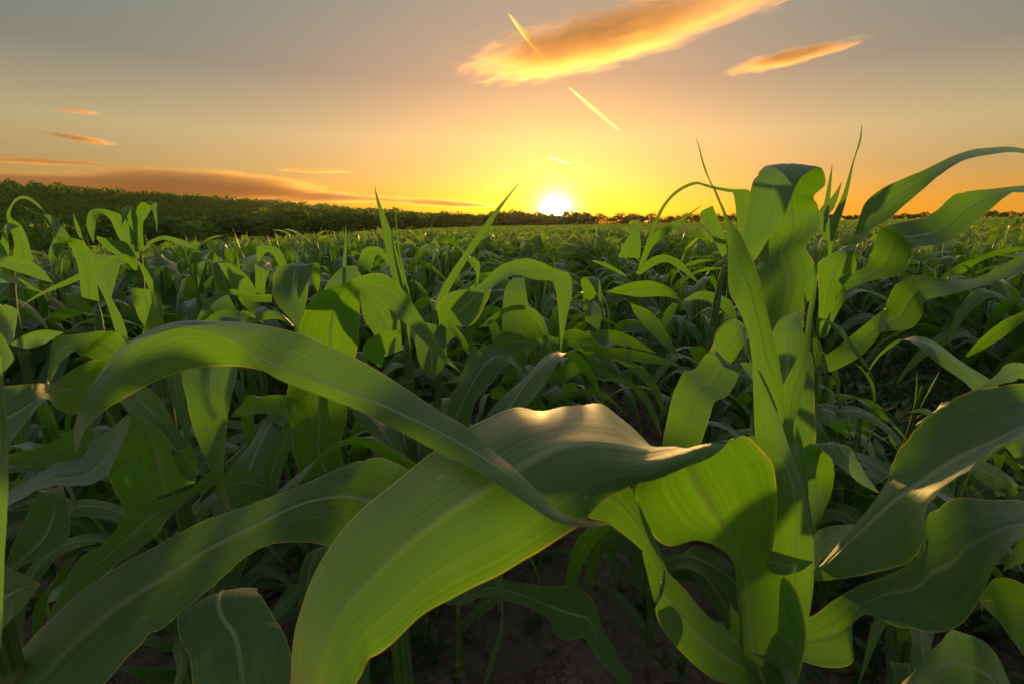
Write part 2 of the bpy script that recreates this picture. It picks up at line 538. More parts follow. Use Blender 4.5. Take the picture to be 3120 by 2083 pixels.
# ------------------------------------------------------------------ maize leaves
def ribbon(A, B, Mid=None, ch=.06, n=None, m=9, seed=0, ripple=.012):
    """a leaf lofted between its two margins A and B (and its midrib), base to tip"""
    k = len(A)
    n = n or max(40, 8 * k)
    a, b = catmull(A, n), catmull(B, n)
    q = (a + b) / 2 if Mid is None else catmull(Mid, n)
    w = np.linalg.norm(b - a, axis=1)
    tan_ = np.gradient((a + b) / 2, axis=0)
    nrm = np.cross(tan_, b - a)
    nrm /= np.linalg.norm(nrm, axis=1)[:, None] + 1e-9
    if Mid is None:
        q = q + nrm * (ch * w)[:, None]
    u = np.array([0, .03, .09, .18, .28, .38, .45, .48, .5, .52, .55, .62, .72, .82, .91, .97, 1.0])
    m = len(u)
    rng = random.Random(seed)
    p1, p2 = rng.uniform(0, 6), rng.uniform(0, 6)
    vv = np.linspace(0, 1, n)
    # small tears and nicks along the margins
    ab = b - a
    for side in (0, 1):
        for k in range(rng.choice((0, 1, 2, 3))):
            v0, am, sg = rng.uniform(.12, .92), rng.uniform(.012, .05), rng.uniform(.004, .010)
            cut = (am * np.exp(-np.abs((vv - v0) / sg) ** 1.5))[:, None] * ab
            if side == 0:
                a = a + cut
            else:
                b = b - cut
    sgn = 1.0 if ch >= 0 else -1.0
    P = np.zeros((n, m, 3))
    for j, uu in enumerate(u):
        # quadratic through a, q, b, with the midrib sunk as a groove
        P[:, j] = a * (1 - uu) * (1 - 2 * uu) + q * 4 * uu * (1 - uu) + b * uu * (2 * uu - 1)
        e = abs(uu - .5) * 2
        ph = p1 if uu < .5 else p2
        off = ripple * w * (e ** 2) * (np.sin(vv * 21 + ph) + .6 * np.sin(vv * 47 + 2 * ph) + .35 * np.sin(vv * 113 + 3 * ph))
        off = off + sgn * .022 * w * np.exp(-(e / .05) ** 2) * (1 - .7 * vv)
        off = off + .006 * w * np.sin(uu * 40 + p1) * np.sin(vv * 9 + p2)
        P[:, j] += nrm * off[:, None]
    uv = np.stack([np.tile(u, n), np.repeat(vv, m)], -1)
    return P.reshape(-1, 3), grid_faces(n, m), uv


def leaf_shape(L, Wd, th0, bend, kink=None, twist=0.0, ruffle=.10, seed=0, n=22, m=7):
    """a free maize leaf: base at the origin, leaving along +X and arching over; th0 = angle above horizontal in degrees"""
    rng = random.Random(seed)
    s = np.linspace(0, 1, n)
    th = np.radians(th0) - np.radians(bend) * s ** 1.5
    if kink:
        th = th - np.radians(kink[1]) / (1 + np.exp(-(s - kink[0]) / .035))
    th = np.maximum(th, radians(-88 + rng.uniform(0, 10)))
    ds = L / (n - 1)
    x = np.concatenate([[0], np.cumsum(np.cos(th[:-1]) * ds)])
    z = np.concatenate([[0], np.cumsum(np.sin(th[:-1]) * ds)])
    sway = .05 * L * np.sin(s * rng.uniform(1.5, 3.5) + rng.uniform(-.5, .5)) * s
    c = np.stack([x, sway, z], -1)
    T = np.gradient(c, axis=0)
    T /= np.linalg.norm(T, axis=1)[:, None]
    side = np.tile(np.array([0, 1.0, 0]), (n, 1))
    side -= T * (side * T).sum(1)[:, None]
    side /= np.linalg.norm(side, axis=1)[:, None]
    up = np.cross(T, side)
    up *= np.sign(up[:, 2:3] + 1e-6) if False else 1
    tw = np.radians(twist) * s ** 1.3
    sd_ = side * np.cos(tw)[:, None] + up * np.sin(tw)[:, None]
    un = np.cross(T, sd_)
    w = Wd * np.minimum(1, .55 + s / .22 * .45) * np.clip(1 - s ** 1.55, 0, 1) ** .95 * 1.06 + .0006
    fold = .34 * np.exp(-s / .22) + .07
    p1, p2, fr = rng.uniform(0, 6.28), rng.uniform(0, 6.28), rng.uniform(2.2, 4.2)
    P = np.zeros((n, m, 3))
    for j, u in enumerate(np.linspace(-1, 1, m)):
        ph = p1 if u < 0 else p2
        h = fold * abs(u) * w * .5 + ruffle * w * abs(u) ** 2 * np.sin(2 * pi * fr * s + ph) * np.clip(s * 5, 0, 1) * np.clip((1 - s) * 3, 0, 1)
        wid = w * .5 * (1 - .12 * fold)
        P[:, j] = c + sd_ * (u * wid)[:, None] + un * h[:, None] * -1
    uv = np.stack([np.tile(np.linspace(0, 1, m), n), np.repeat(s, m)], -1)
    return P.reshape(-1, 3), grid_faces(n, m), uv


def tube(path, radii, seg=10):
    P = np.asarray(path, float)
    n = len(P)
    T = np.gradient(P, axis=0)
    T /= np.linalg.norm(T, axis=1)[:, None]
    ref = np.array([1.0, 0, 0])
    a = np.cross(T, ref); a /= np.linalg.norm(a, axis=1)[:, None]
    b = np.cross(T, a)
    ang = np.linspace(0, 2 * pi, seg + 1)
    V = P[:, None] + (a[:, None] * np.cos(ang)[None, :, None] + b[:, None] * np.sin(ang)[None, :, None]) * np.asarray(radii)[:, None, None]
    uv = np.stack([np.tile(np.linspace(0, 1, seg + 1), n), np.repeat(np.linspace(0, 1, n), seg + 1)], -1)
    return V.reshape(-1, 3), grid_faces(n, seg + 1), uv


R = random.Random(11)

def random_leaf(kind, seed, n=22, m=7):
    r = random.Random(seed)
    if kind == 'top':       # the whorl: steep, a few still rolled spires
        if r.random() < .25:
            return leaf_shape(r.uniform(.24, .36), r.uniform(.016, .035), r.uniform(78, 88), r.uniform(0, 16), None, r.uniform(-50, 50), .03, seed, n, m)
        return leaf_shape(r.uniform(.54, .74), r.uniform(.070, .098), r.uniform(60, 82), r.uniform(50, 100), (r.uniform(.35, .6), r.uniform(60, 120)), r.uniform(-60, 60), .10, seed, n, m)
    if kind == 'mid':
        kink = (r.uniform(.3, .65), r.uniform(20, 90)) if r.random() < .65 else None
        return leaf_shape(r.uniform(.70, .98), r.uniform(.092, .124), r.uniform(44, 72), r.uniform(60, 125), kink, r.uniform(-90, 90), r.uniform(.10, .22), seed, n, m)
    return leaf_shape(r.uniform(.38, .6), r.uniform(.045, .07), r.uniform(25, 55), r.uniform(70, 130), None, r.uniform(-60, 60), .12, seed, n, m)


LIB = {k: [mesh('maize_leaf_' + k, *random_leaf(k, 100 * i + len(k))[:2], M_LEAF, random_leaf(k, 100 * i + len(k))[2]) for i in range(c)]
       for k, c in (('top', 12), ('mid', 20), ('low', 8))}

_sv = tube([(0, 0, -.04), (.002, 0, .2), (-.003, .002, .45), (0, 0, .66), (.002, 0, .78)], [.0145, .0135, .0125, .011, .006], 8)
STALK = mesh('maize_stalk', _sv[0], _sv[1], M_STALK, _sv[2])


def plant_layout(seed, height=1.0):
    """where each leaf of one plant sits: (kind, index, z, azimuth, scale)"""
    r = random.Random(seed)
    a0 = r.uniform(0, 2 * pi)
    out = []
    for i in range(3):
        out.append(('low', r.randrange(8), r.uniform(.08, .16) + .07 * i, a0 + pi * i + r.uniform(-.4, .4), r.uniform(.8, 1.05)))
    nmid = r.choice((6, 7))
    for i in range(nmid):
        out.append(('mid', r.randrange(20), .26 + .30 * i / (nmid - 1) + r.uniform(-.015, .015), a0 + pi * i + r.uniform(-.35, .35), r.uniform(.8, 1.0) * (1 - .18 * i / nmid)))
    ntop = r.choice((2, 3))
    for i in range(ntop):
        out.append(('top', r.randrange(12), .60 + .05 * i, a0 + pi * (i + nmid) + r.uniform(-.6, .6), r.uniform(.66, .88)))
    return out


def leaf_matrix(z, az, sc):
    return Matrix.Translation((.008 * cos(az), .008 * sin(az), z)) @ Matrix.Rotation(az, 4, 'Z') @ Matrix.Scale(sc, 4)


# ------------------------------------------------------------------ the maize plants traced in the foreground: label, stalk radius, stalk points, leaves
HERO = [
('closest maize plant with the huge arching leaf glowing orange on its crest, front right',0.018,[[0.2197,0.3611,0.6531],[0.2224,0.3701,0.6924]],[
(-0.05,[[0.2197,0.3263,0.6359],[0.2265,0.3328,0.6641],[0.2299,0.3386,0.6889],[0.2222,0.3442,0.7199],[0.2025,0.3487,0.7493],[0.2025,0.3513,0.7816],[0.198,0.3479,0.8055],[0.1893,0.3439,0.8287],[0.1735,0.3347,0.8467],[0.1569,0.3244,0.8599],[0.1307,0.3102,0.8518],[0.0993,0.2969,0.8466],[0.0728,0.2855,0.8426],[0.0545,0.2752,0.8368],[0.0378,0.2645,0.8292],[0.0184,0.2542,0.8229],[0.0,0.2441,0.8178],[-0.0206,0.2332,0.8148],[-0.0413,0.2219,0.8104],[-0.0567,0.2098,0.8022],[-0.0707,0.1975,0.7933],[-0.0772,0.1865,0.7882],[-0.081,0.1773,0.7848],[-0.0889,0.1686,0.784]],[[0.1937,0.3344,0.6268],[0.1887,0.3443,0.6503],[0.1889,0.3528,0.6675],[0.1886,0.368,0.7005],[0.186,0.3824,0.7241],[0.1602,0.3927,0.7338],[0.1338,0.3974,0.7253],[0.1144,0.4087,0.7459],[0.1096,0.4192,0.7721],[0.1166,0.428,0.7911],[0.1242,0.4304,0.805],[0.106,0.4328,0.825],[0.0826,0.4273,0.8446],[0.0554,0.4103,0.8483],[0.0265,0.3916,0.8507],[0.0,0.3697,0.8621],[-0.0282,0.3443,0.8583],[-0.0518,0.3221,0.8509],[-0.0754,0.2993,0.8396],[-0.0988,0.2769,0.8235],[-0.1119,0.2549,0.8055],[-0.115,0.2331,0.7914],[-0.11,0.2098,0.7778],[-0.101,0.1872,0.7666]],[[0.2102,0.3385,0.6222],[0.1996,0.3449,0.6497],[0.1935,0.3501,0.6721],[0.1918,0.361,0.7061],[0.1884,0.3709,0.7293],[0.1771,0.3762,0.7521],[0.1629,0.3746,0.7741],[0.1494,0.3711,0.794],[0.1343,0.3569,0.8191],[0.1217,0.3416,0.8401],[0.106,0.3296,0.8471],[0.0867,0.3186,0.8514],[0.0682,0.3098,0.8589],[0.0484,0.3021,0.8642],[0.0269,0.2932,0.8642],[0.0092,0.2832,0.8597],[-0.0102,0.2724,0.8516],[-0.0295,0.2607,0.8448],[-0.0499,0.2482,0.8351],[-0.0684,0.2343,0.8239],[-0.0834,0.2198,0.8135],[-0.0896,0.2056,0.8037],[-0.0909,0.1912,0.7915],[-0.0936,0.1764,0.7776]]),
(0.1,[[0.2279,0.4032,0.835],[0.222,0.4124,0.8549],[0.215,0.4214,0.8734],[0.2087,0.4283,0.8832],[0.207,0.4379,0.9043],[0.2016,0.4502,0.9254],[0.1968,0.4632,0.9412],[0.1989,0.4773,0.9697],[0.1987,0.489,1.0],[0.1904,0.5001,1.0279],[0.1819,0.51,1.0503],[0.1763,0.5213,1.0793]],[[0.2279,0.403,0.8341],[0.2288,0.409,0.86],[0.227,0.4119,0.8725],[0.2243,0.4212,0.8966],[0.2201,0.4308,0.9182],[0.2143,0.447,0.9557],[0.21,0.4611,0.9764],[0.2049,0.4734,0.9933],[0.2019,0.4815,0.9981],[0.1947,0.4931,1.0178],[0.1851,0.5062,1.0441],[0.1767,0.5214,1.0797]],None),
(-0.12,[[0.2087,0.3544,0.6246],[0.2113,0.3585,0.6599],[0.2129,0.3633,0.6981],[0.2128,0.3684,0.7291],[0.2155,0.3748,0.757],[0.2128,0.3833,0.7936],[0.2076,0.3919,0.8127],[0.2041,0.3992,0.8269],[0.2037,0.4074,0.849],[0.2037,0.4143,0.8698],[0.2043,0.4202,0.8863]],[[0.2288,0.3544,0.6246],[0.2412,0.3585,0.6599],[0.247,0.3628,0.6963],[0.2482,0.3713,0.7372],[0.2476,0.3779,0.757],[0.2452,0.3846,0.777],[0.2381,0.3922,0.8008],[0.2319,0.3985,0.8194],[0.2257,0.4049,0.8382],[0.2157,0.4126,0.8626],[0.2052,0.4201,0.8858]],None),
(0.1,[[0.2487,0.4207,0.7777],[0.2456,0.43,0.803],[0.2459,0.4385,0.8248],[0.2485,0.4484,0.8528],[0.262,0.457,0.8753],[0.2709,0.4643,0.8923],[0.2759,0.4717,0.9094],[0.2849,0.4862,0.9425],[0.2915,0.4981,0.9642],[0.2969,0.5077,0.9762]],[[0.2586,0.4107,0.7788],[0.2547,0.4198,0.8035],[0.2508,0.4273,0.821],[0.2605,0.437,0.8483],[0.2702,0.4503,0.8833],[0.2741,0.4587,0.8977],[0.2791,0.4677,0.9143],[0.287,0.4815,0.9369],[0.2935,0.4964,0.9643],[0.2971,0.5078,0.9766]],None),
(0.08,[[0.2448,0.4878,0.7571],[0.2488,0.5024,0.7822],[0.2585,0.5172,0.8083],[0.2721,0.5333,0.8398],[0.2835,0.5475,0.8631],[0.2934,0.5625,0.8833],[0.3099,0.5782,0.8941],[0.3321,0.5923,0.898]],[[0.3148,0.4847,0.7439],[0.3192,0.4998,0.7711],[0.3238,0.5172,0.8083],[0.3277,0.5333,0.8398],[0.3303,0.5464,0.8584],[0.3276,0.5611,0.8773],[0.3324,0.577,0.8892],[0.3436,0.5923,0.898]],None),
(0.05,[[0.2453,0.39,0.778],[0.2398,0.3953,0.8012],[0.2358,0.3982,0.8136],[0.2389,0.4045,0.8187],[0.2441,0.4123,0.8303]],[[0.2493,0.3875,0.7673],[0.2486,0.3924,0.7887],[0.2462,0.3964,0.8056],[0.2472,0.4041,0.8169],[0.2448,0.4123,0.8303]],None),
(0.05,[[0.3066,0.4616,0.6884],[0.3044,0.4666,0.7099],[0.2977,0.4766,0.7531],[0.2922,0.4754,0.7775],[0.2903,0.4684,0.7868],[0.2969,0.4644,0.7891],[0.3086,0.4621,0.7792],[0.3321,0.4573,0.7584],[0.3491,0.4549,0.748],[0.358,0.4538,0.7435]],[[0.3088,0.4636,0.697],[0.3242,0.4766,0.7137],[0.3365,0.4887,0.7268],[0.3372,0.4934,0.7518],[0.3342,0.4921,0.766],[0.3483,0.49,0.7765],[0.3509,0.4837,0.7688],[0.3549,0.4753,0.7573],[0.3575,0.4644,0.7499],[0.3585,0.4539,0.7439]],None),
(0.06,[[0.2409,0.358,0.7288],[0.2593,0.3694,0.7335],[0.2856,0.3834,0.7494],[0.3075,0.39,0.778],[0.3222,0.3962,0.8047],[0.3387,0.4024,0.8315],[0.357,0.4065,0.8493],[0.3844,0.4093,0.8614],[0.43,0.4112,0.8698],[0.4722,0.4154,0.8656],[0.5245,0.4159,0.8458]],[[0.2423,0.3562,0.721],[0.2556,0.3437,0.7335],[0.275,0.3318,0.7483],[0.2859,0.3208,0.7676],[0.2819,0.3117,0.7946],[0.277,0.3086,0.8146],[0.2852,0.3057,0.8354],[0.3066,0.309,0.8493],[0.335,0.3122,0.8631],[0.3698,0.3258,0.8667],[0.4138,0.3386,0.8664]],[[0.2423,0.3571,0.7245],[0.2583,0.361,0.7415],[0.2793,0.3655,0.7611],[0.3019,0.3685,0.7849],[0.319,0.3692,0.7993],[0.341,0.3707,0.8167],[0.3593,0.3708,0.8283],[0.3797,0.3729,0.8374],[0.4,0.3751,0.8469],[0.4362,0.3817,0.853],[0.4817,0.3864,0.8512]]),
(0.05,[[0.1924,0.3369,0.757],[0.1929,0.3359,0.7628],[0.2038,0.3346,0.7604],[0.214,0.3346,0.7573],[0.225,0.3362,0.754]],[[0.19,0.3352,0.7498],[0.1937,0.3322,0.7469],[0.2022,0.3312,0.7458],[0.214,0.3325,0.7481],[0.225,0.3359,0.753]],None),
(0.06,[[0.2683,0.4039,0.7052],[0.288,0.4329,0.7124],[0.3189,0.4614,0.7022],[0.3653,0.4918,0.6859]],[[0.2702,0.4013,0.6938],[0.2942,0.4273,0.6882],[0.3299,0.4576,0.6861],[0.3746,0.4909,0.6818]],None),
(0.06,[[0.2416,0.3737,0.6633],[0.2622,0.3762,0.6743],[0.2772,0.3787,0.6852],[0.2997,0.3817,0.698],[0.3278,0.3838,0.7071],[0.3543,0.3904,0.7237],[0.3627,0.4013,0.7505],[0.377,0.4071,0.7551],[0.3944,0.4132,0.7613],[0.4286,0.4182,0.7587],[0.4709,0.4256,0.7506],[0.5149,0.4312,0.7342]],[[0.2325,0.3594,0.646],[0.2608,0.3536,0.6409],[0.2804,0.3508,0.6491],[0.2754,0.3555,0.6734],[0.2897,0.3587,0.6873],[0.3106,0.352,0.6825],[0.3366,0.3432,0.6847],[0.3525,0.3403,0.6964],[0.3661,0.3447,0.7155],[0.3823,0.3536,0.7419],[0.4164,0.3702,0.7531],[0.4576,0.3838,0.7512]],None),
(0.06,[[0.2105,0.3602,0.6496],[0.1891,0.3573,0.6589],[0.1645,0.3575,0.6821],[0.1413,0.3635,0.7082],[0.1278,0.3668,0.7222],[0.1248,0.3732,0.7277],[0.1223,0.3805,0.737],[0.1143,0.3948,0.7546],[0.1044,0.4095,0.7736],[0.094,0.4216,0.7816],[0.08,0.4326,0.7846]],[[0.2252,0.3528,0.6175],[0.182,0.3417,0.636],[0.1533,0.3309,0.6558],[0.126,0.3366,0.6807],[0.1124,0.3422,0.7047],[0.1204,0.3549,0.7152],[0.1144,0.3688,0.7309],[0.1013,0.3764,0.7418],[0.0805,0.3846,0.7548],[0.0648,0.3903,0.7573],[0.0599,0.3982,0.7692]],None),
(0.06,[[0.2129,0.4294,0.6381],[0.2185,0.435,0.6029],[0.2166,0.4506,0.5966],[0.2107,0.4689,0.5871]],[[0.2224,0.427,0.6278],[0.2273,0.4323,0.5912],[0.2301,0.446,0.5769],[0.2248,0.465,0.57]],None),
(0.06,[[0.1895,0.3527,0.6612],[0.2007,0.3423,0.6608],[0.2095,0.332,0.6607],[0.2092,0.3207,0.6563],[0.2054,0.3081,0.6462]],[[0.2146,0.3514,0.656],[0.2217,0.3425,0.6616],[0.2214,0.3313,0.6574],[0.2158,0.32,0.6531],[0.2087,0.3081,0.6462]],None),
(0.06,[[0.1191,0.4145,0.7066],[0.1223,0.4042,0.6916],[0.1264,0.3931,0.6733],[0.1264,0.3865,0.6743]],[[0.1321,0.4145,0.7066],[0.1391,0.4055,0.6973],[0.1384,0.3962,0.6865],[0.1287,0.3867,0.6753]],None)]),
('tall maize plant whose top leaf folds over against the orange sky',0.014,[[0.4703,0.776,0.7766],[0.4439,0.7808,0.8966]],[
(0.05,[[0.4005,0.7665,0.8348],[0.3864,0.7684,0.8649],[0.3774,0.7725,0.9043],[0.3751,0.7776,0.9169],[0.3781,0.79,0.9488],[0.3878,0.7967,0.9747],[0.3936,0.7977,1.0006],[0.3937,0.7957,1.0198],[0.383,0.787,1.0477],[0.3724,0.7767,1.0683],[0.3583,0.76,1.0797],[0.3321,0.735,1.0589],[0.3182,0.7138,1.0291],[0.3078,0.6971,1.0006],[0.3009,0.6826,0.9783],[0.3018,0.6726,0.9676],[0.3068,0.6617,0.953]],[[0.4472,0.7688,0.8446],[0.4444,0.7699,0.8714],[0.4581,0.7725,0.9043],[0.4617,0.7813,0.933],[0.449,0.7938,0.965],[0.4698,0.8054,0.9843],[0.4824,0.8193,1.0007],[0.4785,0.8305,1.0273],[0.459,0.8081,1.0394],[0.4615,0.7868,1.056],[0.4368,0.7619,1.0758],[0.394,0.7284,1.0612],[0.3692,0.7028,1.0315],[0.3525,0.6862,1.0033],[0.3316,0.6733,0.9814],[0.3164,0.6657,0.9596],[0.3085,0.6613,0.9516]],None),
(0.06,[[0.4673,0.7665,0.8348],[0.4675,0.7731,0.881],[0.4638,0.7773,0.917],[0.4618,0.7789,0.9414],[0.4839,0.7785,0.9576],[0.5041,0.777,0.9689],[0.5117,0.7779,0.9975],[0.5175,0.7769,1.0286],[0.5373,0.7735,1.0493],[0.5591,0.7634,1.0626],[0.5772,0.7494,1.0731],[0.6058,0.7371,1.0908],[0.6297,0.7222,1.0972],[0.6656,0.7051,1.0944],[0.7052,0.6813,1.0625]],[[0.4806,0.765,0.8283],[0.4848,0.7651,0.8822],[0.4918,0.7591,0.9092],[0.5036,0.7545,0.9353],[0.4983,0.7555,0.9573],[0.5004,0.7535,0.9668],[0.517,0.7535,0.9915],[0.5331,0.7481,1.0036],[0.5517,0.7447,1.0245],[0.569,0.7366,1.046],[0.5767,0.7239,1.0622],[0.5921,0.7114,1.079],[0.6091,0.6997,1.0852],[0.6504,0.6875,1.086],[0.6903,0.6688,1.0582]],None),
(0.06,[[0.4706,0.7657,0.8316],[0.4813,0.769,0.8648],[0.4951,0.7722,0.8977],[0.4886,0.7697,0.921],[0.5173,0.7596,0.9349],[0.521,0.7516,0.9575],[0.5213,0.7455,0.9885],[0.5303,0.7343,0.9976],[0.5627,0.7231,1.0064],[0.5729,0.7125,1.0177],[0.5881,0.7039,1.0379],[0.6217,0.6944,1.0429],[0.6582,0.6865,1.047],[0.6914,0.6781,1.049]],[[0.4806,0.765,0.8283],[0.4885,0.7633,0.8591],[0.4978,0.7614,0.8893],[0.4948,0.7524,0.9036],[0.5149,0.7382,0.9186],[0.5427,0.7228,0.9289],[0.5492,0.7116,0.9568],[0.5386,0.6965,0.9679],[0.5593,0.6817,0.9728],[0.5774,0.6755,0.9841],[0.5977,0.6717,1.006],[0.628,0.6723,1.0354],[0.6427,0.6685,1.0379],[0.6794,0.6658,1.0455]],None),
(0.06,[[0.4623,0.7567,0.7926],[0.4881,0.7522,0.8143],[0.5018,0.7468,0.8324],[0.5278,0.7435,0.8595],[0.541,0.7379,0.8768],[0.537,0.7282,0.8847],[0.5371,0.7163,0.9159],[0.5498,0.7005,0.9305],[0.5732,0.6884,0.9279],[0.6058,0.6787,0.9275],[0.6259,0.6718,0.939],[0.6589,0.6673,0.9606],[0.6969,0.6619,0.979]],[[0.4639,0.7531,0.7769],[0.4819,0.7404,0.7841],[0.5149,0.7319,0.8094],[0.5318,0.7227,0.8443],[0.523,0.7053,0.8518],[0.5475,0.689,0.8601],[0.5527,0.6797,0.882],[0.5458,0.6696,0.9004],[0.5799,0.6618,0.9124],[0.6136,0.6554,0.9258],[0.6315,0.6498,0.9347],[0.6431,0.6472,0.9445],[0.6794,0.6487,0.9714]],None),
(0.06,[[0.4943,0.8109,0.9271],[0.4978,0.8186,0.9605],[0.4943,0.8263,0.994],[0.5101,0.8351,1.0175],[0.527,0.8471,1.048],[0.5406,0.8599,1.0822],[0.5578,0.8752,1.1271],[0.5659,0.8867,1.1554]],[[0.5046,0.8109,0.9271],[0.504,0.8186,0.9605],[0.5149,0.8279,1.0007],[0.5222,0.8343,1.0141],[0.5357,0.8478,1.0513],[0.5475,0.8631,1.0958],[0.562,0.876,1.1305],[0.5666,0.8866,1.1547]],None),
(0.06,[[0.5028,0.8445,0.9732],[0.5037,0.8574,1.0042],[0.5114,0.8688,1.0286],[0.5227,0.8836,1.0673],[0.5323,0.896,1.096]],[[0.5151,0.8445,0.9732],[0.5144,0.8566,1.0007],[0.5203,0.8672,1.0216],[0.5277,0.8828,1.0638],[0.533,0.896,1.096]],None),
(0.06,[[0.5073,0.8706,0.9866],[0.5143,0.8842,1.0203],[0.536,0.8945,1.0401],[0.5506,0.9036,1.0547],[0.5619,0.9126,1.0685]],[[0.5218,0.8706,0.9866],[0.5289,0.8821,1.0114],[0.5434,0.8912,1.0258],[0.5543,0.902,1.0475],[0.5627,0.9125,1.0681]],None),
(0.05,[[0.3805,0.8608,0.9442],[0.3787,0.869,0.9795],[0.3732,0.8763,1.0113],[0.3678,0.8844,1.0459],[0.3587,0.8853,1.0501],[0.3417,0.8891,1.0538],[0.3265,0.893,1.0583],[0.3074,0.8969,1.0627],[0.279,0.8966,1.049],[0.2595,0.8997,1.0253],[0.2478,0.9009,0.9934],[0.2343,0.901,0.9566],[0.2212,0.9016,0.922]],[[0.3986,0.8608,0.9442],[0.3986,0.8706,0.9866],[0.3968,0.8788,1.0219],[0.3957,0.8857,1.0519],[0.366,0.8865,1.0551],[0.3436,0.8902,1.0588],[0.3257,0.8942,1.0636],[0.3056,0.898,1.0674],[0.2772,0.8978,1.0544],[0.2565,0.9009,1.0303],[0.2452,0.9035,1.0044],[0.2335,0.9036,0.9676],[0.2205,0.902,0.9234]],None),
(0.06,[[0.3671,0.7567,0.7926],[0.3457,0.7453,0.8227],[0.3344,0.7336,0.8517],[0.3196,0.7206,0.8651],[0.2939,0.7047,0.856],[0.2733,0.6851,0.8309]],[[0.3671,0.7507,0.7665],[0.3539,0.7424,0.81],[0.3433,0.7279,0.8269],[0.3305,0.7126,0.8305],[0.3092,0.6941,0.8103],[0.2824,0.6817,0.8162]],None),
(-0.05,[[0.3493,0.7113,0.7952],[0.3383,0.7001,0.8065],[0.3214,0.6877,0.8121],[0.2975,0.6739,0.8122],[0.2676,0.6655,0.8357],[0.2403,0.6467,0.8138],[0.2215,0.633,0.8143],[0.2046,0.6146,0.7945],[0.1938,0.5978,0.7718],[0.1836,0.5798,0.7335],[0.1836,0.5638,0.7042]],[[0.3462,0.7078,0.7799],[0.3362,0.692,0.7912],[0.318,0.6768,0.8051],[0.3052,0.6614,0.8181],[0.2941,0.6398,0.804],[0.2738,0.6178,0.7882],[0.2519,0.6029,0.7837],[0.2399,0.5855,0.7681],[0.2299,0.5729,0.7536],[0.2205,0.5635,0.7327],[0.2034,0.5524,0.7045]],None),
(0.06,[[0.4272,0.7001,0.846],[0.4165,0.6883,0.8745],[0.4261,0.6677,0.865],[0.4362,0.6472,0.846],[0.4495,0.6279,0.8221],[0.4539,0.6104,0.8059]],[[0.4303,0.6994,0.843],[0.4225,0.6873,0.8701],[0.4348,0.6684,0.8678],[0.4418,0.6479,0.8488],[0.4523,0.6285,0.8248],[0.4544,0.6102,0.8054]],None),
(0.06,[[0.4358,0.7149,0.8105],[0.4299,0.714,0.8398],[0.4301,0.7074,0.8444],[0.4309,0.6946,0.8222]],[[0.4374,0.7106,0.7921],[0.4423,0.707,0.8094],[0.4394,0.7032,0.8264],[0.4315,0.6943,0.8207]],None),
(0.06,[[0.5989,0.8651,0.764],[0.6257,0.8707,0.7385],[0.6451,0.8752,0.7086],[0.6609,0.884,0.6723],[0.6728,0.8917,0.6308]],[[0.6103,0.8633,0.7566],[0.6392,0.868,0.7272],[0.6521,0.8717,0.6934],[0.6629,0.8814,0.6606],[0.6736,0.8917,0.6308]],None)]),
('front left maize plant throwing one long arched leaf across to the front right plant',0.013,[[-0.3957,0.5326,0.6404]],[
(0,[[-0.3656,0.3976,0.8111],[-0.3622,0.4062,0.8291],[-0.349,0.414,0.8438],[-0.3191,0.4182,0.8619],[-0.2915,0.4191,0.8753],[-0.2666,0.416,0.881],[-0.2342,0.4082,0.8851],[-0.2101,0.3995,0.8857],[-0.1919,0.3903,0.8839],[-0.176,0.3805,0.8797],[-0.1561,0.3683,0.8776],[-0.1255,0.3539,0.8723],[-0.0958,0.3366,0.8673],[-0.0643,0.3134,0.862],[-0.0401,0.291,0.8603],[-0.022,0.2724,0.8616],[-0.0064,0.2533,0.861],[0.0086,0.2398,0.8578],[0.0192,0.2297,0.856],[0.0281,0.2214,0.8576],[0.0366,0.2156,0.8608],[0.0476,0.2101,0.8658]],[[-0.3822,0.4166,0.8042],[-0.384,0.4347,0.8255],[-0.3805,0.4536,0.8503],[-0.3686,0.4619,0.8732],[-0.3497,0.4637,0.8905],[-0.3171,0.4595,0.904],[-0.2789,0.4443,0.9145],[-0.2387,0.4277,0.9186],[-0.2043,0.4172,0.9173],[-0.1713,0.4061,0.9127],[-0.1387,0.3913,0.9041],[-0.1075,0.375,0.8944],[-0.0791,0.3555,0.8843],[-0.052,0.3305,0.8769],[-0.0277,0.3062,0.8727],[-0.0097,0.2847,0.8654],[0.0032,0.2646,0.8642],[0.0147,0.249,0.8595],[0.023,0.2365,0.8567],[0.0296,0.2262,0.8593],[0.0369,0.2182,0.8626],[0.0476,0.2102,0.866]],[[-0.3744,0.4071,0.8077],[-0.379,0.4149,0.8224],[-0.377,0.4247,0.8458],[-0.3569,0.4312,0.8737],[-0.3324,0.4338,0.8946],[-0.2986,0.4324,0.9105],[-0.2694,0.4224,0.9148],[-0.2394,0.4106,0.9113],[-0.217,0.4004,0.9055],[-0.1953,0.3893,0.8952],[-0.1665,0.3761,0.889],[-0.132,0.3614,0.8824],[-0.0987,0.3439,0.8767],[-0.0653,0.3208,0.872],[-0.0366,0.2979,0.8681],[-0.0166,0.2783,0.865],[-0.0011,0.2591,0.8639],[0.0116,0.2444,0.8591],[0.0211,0.2329,0.8572],[0.0288,0.2235,0.8587],[0.0367,0.2167,0.8619],[0.0476,0.2102,0.8659]]),
(0.06,[[-0.4363,0.3995,0.7746],[-0.4259,0.4161,0.7802],[-0.42,0.4323,0.7836],[-0.4107,0.4478,0.7838],[-0.4042,0.4659,0.7957],[-0.3851,0.4693,0.8103],[-0.3723,0.4719,0.8217]],[[-0.4182,0.3783,0.7718],[-0.4025,0.3904,0.7798],[-0.3932,0.4009,0.781],[-0.3734,0.41,0.776],[-0.3621,0.422,0.7835],[-0.3635,0.4468,0.8019],[-0.371,0.4712,0.8186]],None),
